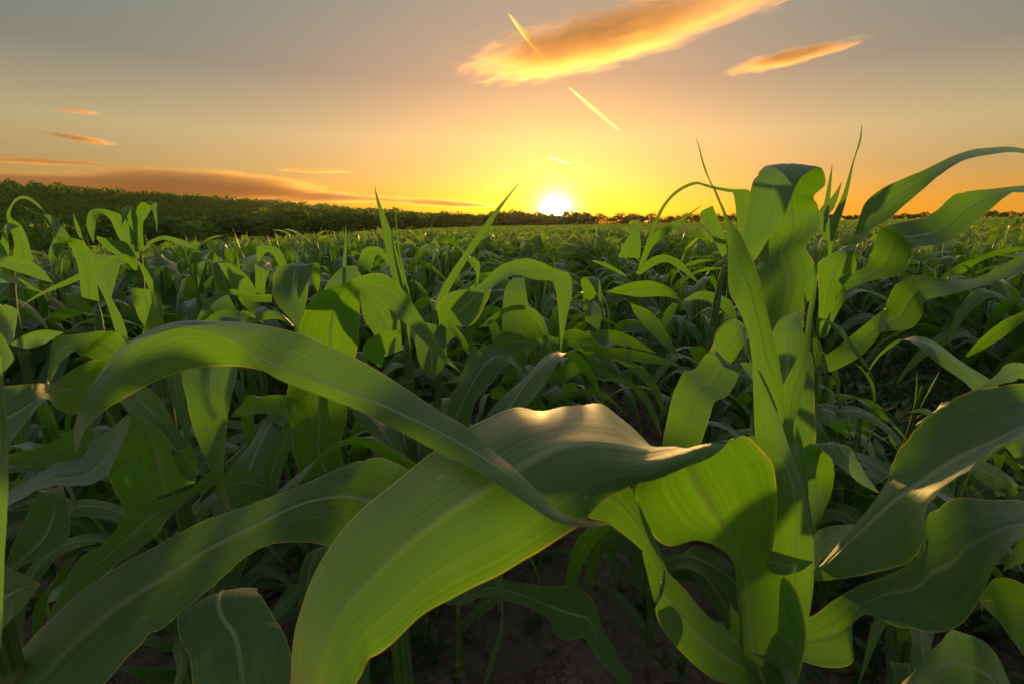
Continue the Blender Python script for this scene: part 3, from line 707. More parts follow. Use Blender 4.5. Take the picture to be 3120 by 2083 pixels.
(0.06,[[-0.466,0.4344,0.7924],[-0.4493,0.4451,0.7944],[-0.4379,0.4561,0.7978],[-0.4319,0.473,0.8042],[-0.427,0.4901,0.8113]],[[-0.466,0.4325,0.7842],[-0.4493,0.4412,0.7776],[-0.4358,0.4512,0.7765],[-0.4298,0.466,0.7738],[-0.4248,0.4846,0.7876]],None),
(0.06,[[-0.4,0.382,0.8764],[-0.39,0.3946,0.8741],[-0.3895,0.4069,0.8702],[-0.3954,0.4222,0.8664],[-0.3941,0.4412,0.8726],[-0.3915,0.458,0.8757],[-0.3855,0.4708,0.8737],[-0.3808,0.4813,0.8621]],[[-0.3668,0.343,0.8412],[-0.3707,0.3626,0.8499],[-0.3733,0.3826,0.86],[-0.3816,0.3999,0.859],[-0.39,0.4146,0.8463],[-0.391,0.4307,0.8337],[-0.3971,0.4542,0.8402],[-0.3978,0.476,0.8393]],None),
(0.06,[[-0.4544,0.5389,0.6678],[-0.4605,0.5361,0.7222],[-0.439,0.5295,0.7601],[-0.4187,0.5227,0.7861],[-0.4081,0.5191,0.8038]],[[-0.3516,0.5202,0.7199],[-0.3431,0.5119,0.7503],[-0.3524,0.5047,0.7638],[-0.3762,0.5081,0.7896],[-0.4076,0.5191,0.8036]],None),
(0.06,[[-0.365,0.5078,0.7548],[-0.3737,0.5176,0.7706],[-0.3911,0.5283,0.7813],[-0.4289,0.5431,0.7922],[-0.4478,0.557,0.7988],[-0.4608,0.5718,0.8096]],[[-0.3463,0.5094,0.7616],[-0.352,0.5165,0.7659],[-0.3719,0.5294,0.786],[-0.3945,0.5462,0.8053],[-0.4203,0.5615,0.8183],[-0.4493,0.5758,0.8271]],None),
(0.06,[[-0.3677,0.5388,0.7558],[-0.3866,0.556,0.7859],[-0.4033,0.5729,0.8146],[-0.4139,0.5872,0.8318],[-0.4194,0.6028,0.8547]],[[-0.3627,0.5388,0.7558],[-0.371,0.5543,0.7786],[-0.3829,0.5689,0.7972],[-0.3945,0.586,0.8267],[-0.4088,0.6028,0.8547]],None),
(0.06,[[-0.3331,0.4928,0.7346],[-0.3448,0.4908,0.7407],[-0.354,0.4919,0.76],[-0.3529,0.4896,0.7648]],[[-0.332,0.497,0.7525],[-0.3356,0.498,0.7719],[-0.3381,0.495,0.7737],[-0.3495,0.4892,0.7633]],None),
(0.06,[[-0.4621,0.5785,0.8385],[-0.4689,0.5738,0.8372],[-0.4907,0.5725,0.8506],[-0.4894,0.5628,0.8531],[-0.4863,0.5515,0.8611],[-0.4907,0.5377,0.8523],[-0.4937,0.5252,0.8364],[-0.4899,0.5157,0.8334]],[[-0.4467,0.5802,0.846],[-0.4519,0.5842,0.8634],[-0.4621,0.5865,0.8733],[-0.4681,0.5791,0.8791],[-0.4948,0.5655,0.8774],[-0.5055,0.5522,0.8771],[-0.4999,0.5336,0.8535],[-0.4903,0.5158,0.8336]],None),
(0.06,[[-0.3951,0.6595,0.6566],[-0.4207,0.6479,0.6445],[-0.4425,0.6361,0.6313],[-0.4667,0.6223,0.6098],[-0.4814,0.6087,0.5891],[-0.525,0.5901,0.5595],[-0.5452,0.5676,0.538],[-0.5692,0.5441,0.5129]],[[-0.3951,0.6599,0.6581],[-0.4207,0.6524,0.6636],[-0.4425,0.6394,0.6458],[-0.4756,0.6284,0.6363],[-0.4989,0.6199,0.6374],[-0.5365,0.5973,0.5903],[-0.5592,0.5764,0.5762],[-0.5828,0.5444,0.5143]],None)]),
('maize plant whose blue-green leaf runs down to the lower left corner',0.013,[[-0.1502,0.5871,0.6099],[-0.1473,0.6036,0.6811]],[
(0.04,[[-0.0812,0.5985,0.6592],[-0.1087,0.5993,0.6773],[-0.1332,0.5999,0.6946],[-0.1561,0.5995,0.7075],[-0.1705,0.5879,0.7167],[-0.1934,0.5743,0.7169],[-0.2257,0.5585,0.7078],[-0.2665,0.5417,0.6944],[-0.3102,0.5257,0.6843],[-0.3395,0.5109,0.6797],[-0.3766,0.4936,0.6641],[-0.4277,0.474,0.6383],[-0.4736,0.4527,0.6054],[-0.4991,0.4328,0.5789],[-0.5248,0.411,0.5439],[-0.5442,0.3888,0.5072]],[[-0.1185,0.5468,0.613],[-0.1547,0.5353,0.6226],[-0.1791,0.524,0.6329],[-0.2022,0.5127,0.643],[-0.2254,0.505,0.6541],[-0.2477,0.4961,0.6602],[-0.2643,0.4864,0.6624],[-0.2785,0.472,0.6595],[-0.2939,0.4563,0.6506],[-0.3081,0.4402,0.6404],[-0.3296,0.423,0.6251],[-0.3496,0.4063,0.6121],[-0.374,0.3874,0.5897],[-0.3973,0.3721,0.5679],[-0.4308,0.3562,0.5437],[-0.4775,0.3462,0.5447]],None)]),
('maize plant under the long arch, one leaf hanging straight down to a point',0.012,[[-0.611,0.9854,0.5389],[-0.596,0.9761,0.7471]],[
(-0.08,[[-0.5696,0.9327,0.7583],[-0.5527,0.8694,0.7826],[-0.5289,0.8026,0.792],[-0.5215,0.7755,0.7743],[-0.5003,0.7456,0.7448],[-0.4868,0.7306,0.7046],[-0.4635,0.7135,0.6555],[-0.4439,0.6994,0.6198],[-0.4244,0.6857,0.5853]],[[-0.5532,0.9281,0.7383],[-0.4993,0.8702,0.7863],[-0.446,0.8026,0.792],[-0.4322,0.7758,0.7759],[-0.4285,0.7464,0.748],[-0.4305,0.7328,0.7143],[-0.4339,0.7157,0.6651],[-0.4308,0.7002,0.6229],[-0.4186,0.6856,0.5846]],None),
(0.06,[[-0.5861,1.0017,0.6095],[-0.5568,0.9904,0.6352],[-0.5128,0.9785,0.6581],[-0.4725,0.9693,0.6682],[-0.4373,0.9582,0.6697]],[[-0.5839,1.0012,0.6073],[-0.5434,0.9864,0.6178],[-0.4952,0.9716,0.6282],[-0.4551,0.96,0.628],[-0.4373,0.9471,0.6217]],None),
(0.06,[[-0.4163,0.9404,0.4936],[-0.4366,0.944,0.5488],[-0.4371,0.9493,0.6116],[-0.4417,0.9506,0.6566],[-0.4357,0.9497,0.6927],[-0.4234,0.9459,0.7159]],[[-0.3373,0.9483,0.5278],[-0.3431,0.9489,0.57],[-0.3293,0.9493,0.6116],[-0.3243,0.9496,0.6525],[-0.3214,0.9497,0.6927],[-0.3311,0.9459,0.7159]],None),
(0.06,[[-0.5386,0.8698,0.5361],[-0.5032,0.8687,0.5565],[-0.4682,0.8622,0.5532],[-0.4442,0.8568,0.5298],[-0.4382,0.8532,0.5142]],[[-0.5305,0.8643,0.5124],[-0.4952,0.8583,0.5113],[-0.4642,0.8523,0.5103],[-0.4442,0.8527,0.5123],[-0.4378,0.853,0.5134]],None),
(0.06,[[-0.4673,0.9151,0.4837],[-0.4985,0.9341,0.516],[-0.4821,0.9562,0.562],[-0.4696,0.9746,0.5918],[-0.4612,0.9912,0.6136]],[[-0.4544,0.9151,0.4837],[-0.4638,0.9302,0.4991],[-0.447,0.9562,0.562],[-0.443,0.9746,0.5918],[-0.4522,0.9912,0.6136]],None),
(0.06,[[-0.5118,0.8338,0.5296],[-0.4727,0.8202,0.5372],[-0.4268,0.8108,0.5299],[-0.4039,0.8074,0.5151]],[[-0.504,0.8276,0.5029],[-0.4612,0.8133,0.5073],[-0.4268,0.8087,0.5206],[-0.4001,0.8065,0.5113]],None)]),
('maize plant cut by the left picture edge with dark broad lower leaves',0.014,[[-0.4835,0.4083,0.7243],[-0.4815,0.4172,0.7625]],[
(0.06,[[-0.3077,0.249,0.7456],[-0.3077,0.2634,0.8078],[-0.3077,0.2778,0.87],[-0.3102,0.2912,0.9058],[-0.3126,0.3002,0.9222]],[[-0.2994,0.2519,0.758],[-0.2972,0.2634,0.8078],[-0.2951,0.2749,0.8575],[-0.3011,0.2869,0.8868],[-0.3095,0.3002,0.9222]],None),
(0.06,[[-0.4757,0.4013,0.6938],[-0.468,0.4113,0.693],[-0.4616,0.4279,0.7203],[-0.4545,0.4448,0.749],[-0.4613,0.4545,0.7464]],[[-0.4717,0.3986,0.6824],[-0.452,0.4113,0.693],[-0.4207,0.4247,0.7064],[-0.4232,0.4387,0.7226],[-0.4383,0.4556,0.7512]],None),
(0.06,[[-0.455,0.3864,0.7181],[-0.4333,0.3797,0.7187],[-0.4154,0.3755,0.7156],[-0.3963,0.3733,0.7059]],[[-0.455,0.3703,0.6487],[-0.4333,0.3672,0.6648],[-0.4099,0.3689,0.687],[-0.396,0.3731,0.7052]],None),
(0.06,[[-0.3692,0.3537,0.9315],[-0.36,0.3523,0.9255],[-0.3539,0.3502,0.9165],[-0.3499,0.3481,0.9076]],[[-0.3692,0.3447,0.8926],[-0.36,0.3457,0.8971],[-0.3539,0.3467,0.9016],[-0.3499,0.3481,0.9073]],None),
(0.06,[[-0.8341,0.7997,0.9074],[-0.7867,0.7796,0.8796],[-0.7635,0.766,0.88],[-0.7348,0.7514,0.8758]],[[-0.8204,0.7828,0.8344],[-0.7766,0.7653,0.8176],[-0.7519,0.7553,0.8335],[-0.7341,0.7495,0.8679]],None)]),
('maize plant low at the bottom edge, its dark leaf creased along a pale midrib',0.012,[[-0.3508,0.5146,0.4742],[-0.3369,0.5153,0.5658]],[
(0.1,[[-0.3244,0.4882,0.5816],[-0.3207,0.4736,0.5976],[-0.3229,0.4593,0.6143],[-0.3264,0.443,0.6229],[-0.3258,0.4256,0.6265],[-0.3111,0.4054,0.6179],[-0.2921,0.3873,0.6186],[-0.2784,0.3678,0.6086],[-0.2636,0.3514,0.5965],[-0.2323,0.3345,0.5828]],[[-0.3215,0.4889,0.5846],[-0.3079,0.4838,0.6021],[-0.2889,0.478,0.6164],[-0.2689,0.4645,0.6272],[-0.2549,0.4479,0.6342],[-0.2334,0.4277,0.6259],[-0.2138,0.4082,0.6201],[-0.199,0.3873,0.609],[-0.1904,0.3652,0.5924],[-0.2012,0.3425,0.5729]],None),
(0.06,[[-0.3297,0.4222,0.607],[-0.322,0.4072,0.6014],[-0.3101,0.3929,0.5985],[-0.3053,0.3774,0.5908]],[[-0.3191,0.4222,0.607],[-0.3064,0.4086,0.6074],[-0.3,0.3943,0.6044],[-0.2975,0.3774,0.5908]],None)]),
('maize plant with a bare stalk, its wavy leaf curling down under the big leaf',0.013,[[-0.1197,0.9546,0.0246],[-0.1168,0.9564,0.2541]],[
(0.05,[[-0.1147,0.9296,0.2273],[-0.0778,0.9086,0.2785],[-0.0365,0.8843,0.3153],[0.0107,0.8558,0.3253],[0.0349,0.8297,0.3365],[0.0814,0.8063,0.3597],[0.1173,0.7808,0.3734],[0.136,0.7523,0.3747],[0.1482,0.721,0.3546],[0.1668,0.6903,0.3285],[0.1875,0.6606,0.3066]],[[-0.1227,0.9018,0.2401],[-0.0976,0.8774,0.2587],[-0.0526,0.8571,0.2951],[0.0105,0.8279,0.3023],[0.0617,0.7949,0.3015],[0.0749,0.7617,0.3001],[0.0939,0.7418,0.3025],[0.1192,0.7258,0.3223],[0.129,0.7053,0.3224],[0.1486,0.6814,0.3079],[0.1824,0.6571,0.2916]],None),
(0.06,[[-0.1124,0.9328,0.2408],[-0.1303,0.8982,0.2689],[-0.1381,0.86,0.2813]],[[-0.1078,0.9276,0.2184],[-0.1215,0.8926,0.2447],[-0.1355,0.8594,0.2788]],None),
(0.06,[[-0.0341,0.8278,0.3637],[-0.0214,0.7989,0.3497],[-0.0208,0.7643,0.3113],[-0.0352,0.733,0.2869],[-0.0486,0.6998,0.2544]],[[-0.018,0.8287,0.3676],[-0.0163,0.7962,0.3382],[-0.0151,0.7643,0.3113],[-0.024,0.733,0.2869],[-0.0414,0.6998,0.2544]],None),
(0.06,[[0.1619,0.9987,0.2154],[0.167,0.9966,0.2727],[0.1839,0.9953,0.3334],[0.2106,0.9901,0.3555],[0.2368,0.9786,0.3499]],[[0.1741,0.9921,0.1868],[0.1863,0.9912,0.2492],[0.2029,0.9877,0.3009],[0.2247,0.9821,0.321],[0.2414,0.977,0.3431]],None)]),
('maize plant beside the bare stalk, half hidden beneath the big front leaf',0.013,[[-0.2072,1.0376,-0.0602],[-0.2015,1.0364,0.1564]],[
(0.06,[[-0.2015,1.0329,0.1415],[-0.2058,1.0132,0.2041],[-0.2192,0.9908,0.255],[-0.2456,0.9638,0.286]],[[-0.1913,1.0306,0.1315],[-0.1909,1.011,0.1944],[-0.2096,0.9864,0.2362],[-0.2456,0.9606,0.2723]],None)]),
('maize plant in the bottom right corner with dark drooping leaves',0.013,[[0.4152,0.3686,0.5526],[0.4683,0.415,0.5759]],[
(0.06,[[0.4896,0.4102,0.5552],[0.4533,0.4064,0.6096],[0.4104,0.3961,0.6361],[0.3848,0.3825,0.6481],[0.3527,0.364,0.6393],[0.3183,0.3458,0.6316]],[[0.4598,0.3869,0.5431],[0.4188,0.378,0.5757],[0.3814,0.3676,0.6015],[0.3494,0.3536,0.6121],[0.3241,0.3397,0.623],[0.3031,0.3266,0.6375]],None),
(0.06,[[0.4798,0.3765,0.587],[0.4733,0.3956,0.6103],[0.4704,0.4194,0.6246],[0.4748,0.4471,0.6258]],[[0.4896,0.3862,0.6289],[0.4836,0.4088,0.6673],[0.4683,0.4295,0.6679],[0.4751,0.448,0.6297]],None),
(0.06,[[0.4406,0.4017,0.6957],[0.46,0.4035,0.7033],[0.4896,0.4057,0.7129]],[[0.4426,0.403,0.7014],[0.46,0.409,0.7272],[0.4896,0.4127,0.7434]],None)]),
('shaded maize plant near the right edge behind the orange-lit leaf',0.013,[[1.2981,1.1596,0.4226],[1.2261,1.1401,0.6043]],[
(0.06,[[1.2261,1.0952,0.4102],[1.1655,1.0656,0.4153],[1.092,1.0459,0.4634],[1.0207,1.0232,0.4982],[0.9609,0.9927,0.4997]],[[1.2261,1.0917,0.3953],[1.1655,1.0644,0.4104],[1.0774,1.0376,0.4274],[1.016,1.013,0.4545],[0.9591,0.9919,0.4961]],None),
(0.06,[[1.2133,1.0941,0.6714],[1.11,1.0708,0.704],[1.0437,1.0417,0.7111],[0.9923,1.0077,0.6973],[0.9249,0.9725,0.6785]],[[1.2133,1.082,0.6194],[1.11,1.0631,0.6708],[1.0575,1.0334,0.6753],[1.0057,1.0037,0.6799],[0.9271,0.972,0.6764]],None),
(0.06,[[1.0095,1.1036,0.7125],[1.0068,1.0733,0.7591],[1.0153,1.0424,0.803],[1.02,1.0075,0.8295]],[[1.0143,1.1031,0.7102],[1.0209,1.0691,0.7409],[1.0289,1.0368,0.7789],[1.02,1.0031,0.8105]],None)]),
('broad-leaved maize plant left of centre whose translucent leaf bends over to the right',0.014,[[-0.3688,1.0365,0.6088],[-0.3606,1.0392,0.7288]],[
(0.06,[[-0.4342,1.0618,0.7181],[-0.4612,1.0845,0.7682],[-0.4857,1.1021,0.7961],[-0.5232,1.1215,0.8317],[-0.534,1.1388,0.8585],[-0.5352,1.1563,0.8858],[-0.5268,1.1716,0.904],[-0.5104,1.187,0.9102],[-0.4841,1.2083,0.9061],[-0.4721,1.2196,0.8588]],[[-0.4249,1.0618,0.7181],[-0.4551,1.0856,0.7728],[-0.4524,1.1064,0.8147],[-0.451,1.1258,0.8504],[-0.449,1.1432,0.8774],[-0.4498,1.1596,0.9001],[-0.4501,1.1734,0.9117],[-0.4443,1.1864,0.9078],[-0.4484,1.2025,0.8812],[-0.4617,1.2149,0.8386]],None),
(0.06,[[-0.4015,1.0085,0.7045],[-0.4259,1.0083,0.7867],[-0.4087,0.9997,0.8326],[-0.3828,0.9892,0.8622],[-0.3545,0.978,0.8764],[-0.3247,0.9658,0.8861],[-0.2864,0.9512,0.902],[-0.249,0.9342,0.9117],[-0.2166,0.9126,0.906],[-0.1846,0.8831,0.8827],[-0.1577,0.8523,0.8535],[-0.1288,0.823,0.8186],[-0.1014,0.7968,0.7885],[-0.0799,0.7735,0.7712]],[[-0.3256,1.0106,0.7132],[-0.3138,1.0105,0.7546],[-0.3075,1.0133,0.8081],[-0.3022,1.0073,0.8488],[-0.2952,0.9888,0.8729],[-0.2841,0.9652,0.8751],[-0.2641,0.9366,0.8723],[-0.2328,0.9058,0.864],[-0.1997,0.8746,0.8459],[-0.1696,0.8503,0.8239],[-0.1406,0.8262,0.8031],[-0.1132,0.8055,0.7843],[-0.0938,0.7891,0.7761],[-0.0795,0.7735,0.7709]],None),
(0.06,[[-0.4015,1.0892,0.8365],[-0.4104,1.1199,0.8608],[-0.3998,1.1508,0.8863],[-0.3834,1.1804,0.9058]],[[-0.3267,1.0892,0.8365],[-0.3316,1.122,0.8701],[-0.3388,1.1508,0.8863],[-0.3585,1.1804,0.9058]],None),
(0.06,[[-0.3763,1.1342,0.8687],[-0.3807,1.1604,0.9098],[-0.3821,1.188,0.9569],[-0.3844,1.2137,0.9956]],[[-0.369,1.1342,0.8687],[-0.3728,1.1604,0.9098],[-0.3771,1.188,0.9569],[-0.3834,1.2137,0.9956]],None),
(0.06,[[-0.291,1.0854,0.7119],[-0.3038,1.1081,0.7558],[-0.3315,1.1288,0.7912],[-0.3467,1.1591,0.841],[-0.3572,1.1853,0.8729]],[[-0.2408,1.0897,0.7305],[-0.2468,1.1113,0.7699],[-0.2583,1.131,0.8007],[-0.312,1.1591,0.841],[-0.332,1.1853,0.8729]],None),
(0.06,[[-0.2783,1.0341,0.7066],[-0.3042,1.0166,0.7394],[-0.2919,0.9984,0.7688],[-0.2625,0.9902,0.7875],[-0.2176,0.9799,0.7971]],[[-0.2738,1.0341,0.7066],[-0.2653,1.0126,0.7219],[-0.2526,0.9939,0.7497],[-0.2367,0.987,0.7736],[-0.2159,0.9793,0.7946]],None),
(0.06,[[-0.4315,1.0028,0.7879],[-0.4304,0.9757,0.8152],[-0.4528,0.9564,0.8398],[-0.4898,0.9357,0.8228]],[[-0.4227,1.0018,0.7837],[-0.4241,0.9729,0.8029],[-0.4446,0.9527,0.8238],[-0.4898,0.9348,0.8188]],None),
(0.06,[[-0.6264,1.0192,0.8047],[-0.6047,1.0317,0.8227],[-0.5847,1.0453,0.8272],[-0.5708,1.0604,0.8201]],[[-0.5955,1.0187,0.8026],[-0.578,1.0277,0.8054],[-0.5622,1.0397,0.8031],[-0.5686,1.0588,0.8134]],None),
(0.06,[[-0.5815,1.0787,0.791],[-0.5901,1.1005,0.8133],[-0.5688,1.1,0.811],[-0.5371,1.0797,0.7955]],[[-0.5698,1.0787,0.791],[-0.5735,1.0978,0.8017],[-0.5593,1.0968,0.7971],[-0.5324,1.0787,0.791]],None)]),
('maize plant with a single tall pale green spire pointing up left of the sun',0.013,[[-0.2496,1.192,0.6065],[-0.2602,1.228,0.762]],[
(0.06,[[-0.2602,1.2352,0.7932],[-0.2762,1.2448,0.8346],[-0.2921,1.2532,0.8709],[-0.3018,1.2676,0.9015],[-0.3152,1.2894,0.9479],[-0.3271,1.3125,1.0005],[-0.3414,1.3359,1.054],[-0.3498,1.3558,1.0922]],[[-0.2389,1.2352,0.7932],[-0.2469,1.2412,0.8191],[-0.2576,1.2484,0.8502],[-0.2724,1.2652,0.891],[-0.2909,1.2906,0.9532],[-0.3108,1.3131,1.0032],[-0.3359,1.3372,1.0594],[-0.3487,1.3558,1.0922]],None),
(0.06,[[-0.2654,1.2697,0.8313],[-0.2771,1.2974,0.8773],[-0.2919,1.3293,0.9409],[-0.3023,1.3672,1.0308]],[[-0.2573,1.2697,0.8313],[-0.27,1.2974,0.8773],[-0.288,1.3293,0.9409],[-0.3006,1.3672,1.0308]],None),
(0.06,[[-0.2549,1.216,0.7102],[-0.2576,1.234,0.788],[-0.2655,1.2448,0.8346],[-0.2602,1.252,0.8657]],[[-0.2496,1.216,0.7102],[-0.2469,1.234,0.788],[-0.2496,1.2448,0.8346],[-0.2592,1.252,0.8657]],None),
(0.06,[[-0.4905,1.6385,0.8726],[-0.4766,1.6479,0.9131],[-0.4559,1.651,0.9265],[-0.4213,1.6502,0.9232],[-0.3867,1.6432,0.8928]],[[-0.449,1.6323,0.8457],[-0.4351,1.6432,0.8928],[-0.4213,1.6448,0.8996],[-0.4005,1.6401,0.8794],[-0.3798,1.6354,0.8591]],None)]),
('maize plant right of centre with a long wave-shaped leaf hanging below the sun',0.013,[[-0.1868,1.2002,0.5356],[-0.1741,1.2206,0.6815]],[
(0.05,[[-0.2042,1.1984,0.6434],[-0.189,1.2014,0.7137],[-0.174,1.2005,0.7674],[-0.1747,1.1981,0.815],[-0.1397,1.1914,0.8433],[-0.0878,1.1809,0.8558],[-0.057,1.173,0.8792],[-0.0219,1.1666,0.9093],[0.0271,1.1565,0.9231],[0.0653,1.1415,0.916],[0.0931,1.1251,0.9031],[0.1249,1.1089,0.8905],[0.1286,1.0874,0.8555],[0.1179,1.0684,0.8117],[0.1055,1.0464,0.7553],[0.101,1.0319,0.7308]],[[-0.167,1.202,0.6589],[-0.161,1.1934,0.737],[-0.1397,1.1735,0.7664],[-0.1018,1.1476,0.7695],[-0.0711,1.1411,0.7989],[-0.046,1.1409,0.8558],[-0.0117,1.1337,0.8823],[0.0123,1.1306,0.8883],[0.0505,1.1241,0.8794],[0.0836,1.1192,0.8776],[0.09,1.109,0.8716],[0.0954,1.095,0.8498],[0.0979,1.0791,0.8193],[0.1008,1.0622,0.7848],[0.1014,1.0454,0.7509],[0.1006,1.0317,0.7299]],None),
(0.06,[[-0.1961,1.2846,0.7849],[-0.1934,1.3019,0.8102],[-0.1657,1.3257,0.8634],[-0.1331,1.3484,0.9121],[-0.0941,1.3725,0.9671],[-0.0487,1.3982,1.0287],[-0.0142,1.4189,1.0686],[0.0168,1.4387,1.1046]],[[-0.174,1.2846,0.7849],[-0.1744,1.3006,0.8048],[-0.146,1.3244,0.858],[-0.1104,1.349,0.9148],[-0.0741,1.3725,0.9671],[-0.0343,1.3982,1.0287],[-0.0084,1.4187,1.0675],[0.018,1.4384,1.1034]],None),
(0.06,[[-0.2236,1.1889,0.7749],[-0.224,1.1594,0.7341],[-0.2139,1.1303,0.6948],[-0.2003,1.1184,0.6724],[-0.1864,1.1088,0.6598]],[[-0.1567,1.1854,0.7598],[-0.1511,1.1571,0.7242],[-0.1516,1.1303,0.6948],[-0.1656,1.1179,0.6699],[-0.1844,1.1086,0.6588]],None),
(0.06,[[-0.1048,1.3146,0.9143],[-0.0938,1.3096,0.8927],[-0.091,1.3021,0.8604],[-0.0965,1.2958,0.8334]],[[-0.0965,1.3152,0.917],[-0.081,1.3108,0.8981],[-0.0854,1.3021,0.8604],[-0.0943,1.2956,0.8323]],None),
(0.06,[[-0.0965,1.2996,0.8496],[-0.1187,1.2946,0.828],[-0.1353,1.2896,0.8064]],[[-0.0495,1.2996,0.8496],[-0.0633,1.2896,0.8064],[-0.0965,1.2796,0.7633]],None),
(0.06,[[-0.1883,1.2152,0.7158],[-0.1688,1.24,0.7652],[-0.1488,1.2516,0.7575],[-0.1175,1.2557,0.7176],[-0.1021,1.2596,0.677]],[[-0.183,1.208,0.6848],[-0.1473,1.2303,0.7233],[-0.1326,1.243,0.7205],[-0.1175,1.2483,0.6856],[-0.1048,1.2584,0.6717]],None),
(0.06,[[-0.1342,1.119,0.6463],[-0.1084,1.1368,0.6459],[-0.0898,1.1645,0.6696],[-0.0707,1.1966,0.6932]],[[-0.1466,1.1196,0.6487],[-0.1185,1.1402,0.6607],[-0.1052,1.1691,0.6896],[-0.0917,1.2014,0.7137]],None)]),
('maize plant below the sun with greyish ribbon leaves arching right over the row gap',0.013,[[0.0039,1.5261,0.3874],[0.0108,1.5652,0.5559]],[
(0.06,[[-0.1025,1.5295,0.6901],[-0.0555,1.522,0.7318],[-0.0029,1.5114,0.76],[0.0423,1.4985,0.7621],[0.0803,1.4824,0.742],[0.1018,1.4603,0.7041],[0.1113,1.4326,0.6586],[0.1194,1.4045,0.6111]],[[-0.076,1.5301,0.6927],[-0.0292,1.522,0.7318],[0.0101,1.5085,0.7474],[0.0423,1.4949,0.7464],[0.0739,1.4767,0.7171],[0.0936,1.4546,0.6794],[0.1088,1.4284,0.6402],[0.1175,1.4046,0.6117]],None),
(0.06,[[-0.003,1.5558,0.5154],[-0.0307,1.587,0.6502],[-0.0241,1.6398,0.7821],[0.004,1.6943,0.8255]],[[0.1076,1.5901,0.6637],[0.0592,1.6042,0.7244],[0.046,1.6398,0.7821],[0.04,1.6943,0.8255]],None),
(0.06,[[-0.1365,1.4313,0.5542],[-0.1099,1.4259,0.5954],[-0.1026,1.4216,0.6419],[-0.0584,1.4146,0.6692],[-0.0273,1.412,0.7014],[0.0156,1.4018,0.7004],[0.0582,1.3945,0.6833],[0.0947,1.3972,0.6952],[0.1313,1.3955,0.6875]],[[-0.1237,1.4292,0.5449],[-0.1036,1.4202,0.5708],[-0.0714,1.409,0.5872],[-0.0429,1.4034,0.621],[-0.015,1.3982,0.6415],[0.0278,1.3915,0.6558],[0.0673,1.3904,0.6655],[0.0978,1.3931,0.6774],[0.1325,1.3924,0.6744]],None),
(0.06,[[0.1076,1.5808,0.6233],[0.1331,1.5601,0.6492],[0.1645,1.54,0.6777],[0.2013,1.5153,0.6863],[0.2367,1.4854,0.6726],[0.2709,1.4526,0.646],[0.331,1.4303,0.619],[0.3836,1.4082,0.5926],[0.4111,1.3862,0.5553],[0.4265,1.3652,0.5107],[0.4308,1.3468,0.4775]],[[0.1146,1.5761,0.603],[0.1434,1.5555,0.6293],[0.1913,1.5284,0.6275],[0.2342,1.4975,0.6093],[0.2756,1.4708,0.6095],[0.3027,1.4442,0.61],[0.331,1.4249,0.5957],[0.3774,1.4008,0.5605],[0.4037,1.3786,0.5223],[0.4216,1.3597,0.4868],[0.4295,1.3463,0.4751]],None),
(0.06,[[0.2199,1.6505,0.6362],[0.2486,1.6529,0.6467],[0.3206,1.6557,0.6587],[0.385,1.6187,0.6432],[0.4591,1.575,0.5983]],[[0.2343,1.648,0.6257],[0.2774,1.6497,0.6327],[0.3422,1.6456,0.6152],[0.3991,1.61,0.6054],[0.4591,1.5748,0.5977]],None),
(0.06,[[0.2774,1.644,0.6082],[0.3034,1.6275,0.6063],[0.3712,1.6113,0.6051],[0.4362,1.5879,0.5965],[0.4979,1.5573,0.5795],[0.5385,1.5267,0.5626]],[[0.2846,1.6416,0.5977],[0.3212,1.6232,0.5875],[0.3853,1.6028,0.5686],[0.4362,1.5805,0.5645],[0.4842,1.5542,0.5661],[0.5385,1.5265,0.5619]],None),
(0.06,[[-0.0361,1.4786,0.4701],[-0.0029,1.4692,0.5081],[0.0426,1.4625,0.558],[0.1062,1.4463,0.5663],[0.162,1.4371,0.6054],[0.2039,1.4228,0.6223],[0.251,1.4018,0.6099],[0.2846,1.3789,0.5897],[0.3294,1.3571,0.5742],[0.367,1.3327,0.5475],[0.3918,1.3026,0.4959],[0.3996,1.2738,0.4503]],[[-0.0295,1.4741,0.4507],[0.0102,1.4662,0.4953],[0.0556,1.4579,0.5378],[0.1383,1.4403,0.5407],[0.181,1.4288,0.5695],[0.229,1.4132,0.5808],[0.2572,1.3945,0.5786],[0.2846,1.3741,0.5688],[0.3354,1.3523,0.5536],[0.364,1.326,0.5185],[0.3859,1.2973,0.473],[0.3984,1.2734,0.4486]],None),
(0.06,[[0.1033,1.4756,0.4572],[0.1467,1.4522,0.5002],[0.2327,1.4266,0.5337],[0.2799,1.4027,0.5172],[0.327,1.3713,0.468]],[[0.1299,1.4733,0.4475],[0.1662,1.4495,0.4888],[0.2327,1.4213,0.5108],[0.2893,1.3978,0.4958],[0.3264,1.3711,0.4668]],None),
(0.06,[[0.08,1.562,0.5424],[0.1076,1.5761,0.603],[0.1353,1.5839,0.6367],[0.1561,1.5886,0.657]],[[0.1284,1.5573,0.5222],[0.1491,1.5698,0.5761],[0.1561,1.5792,0.6165],[0.1768,1.587,0.6502]],None),
(0.06,[[-0.0029,1.4951,0.5413],[-0.0494,1.5055,0.5866],[-0.0627,1.5235,0.6642],[-0.076,1.534,0.7095]],[[0.0037,1.5025,0.5736],[-0.0096,1.5175,0.6383],[-0.0328,1.528,0.6836],[-0.0561,1.5355,0.716]],None)]),
('maize plant right of the sun with an upright funnel of leaves behind the ribbon leaves',0.013,[[0.2706,2.0034,0.4315],[0.2883,2.0533,0.6472]],[
(0.06,[[0.2883,2.0553,0.6558],[0.2847,2.0454,0.7283],[0.2725,2.0312,0.7822],[0.2945,2.0063,0.7899],[0.3244,1.9678,0.7386],[0.3533,1.9213,0.6531]],[[0.3149,2.0553,0.6558],[0.3372,2.0454,0.7283],[0.3415,2.0322,0.7864],[0.3457,2.0013,0.7683],[0.3496,1.9602,0.7058],[0.3575,1.9209,0.6514]],None),
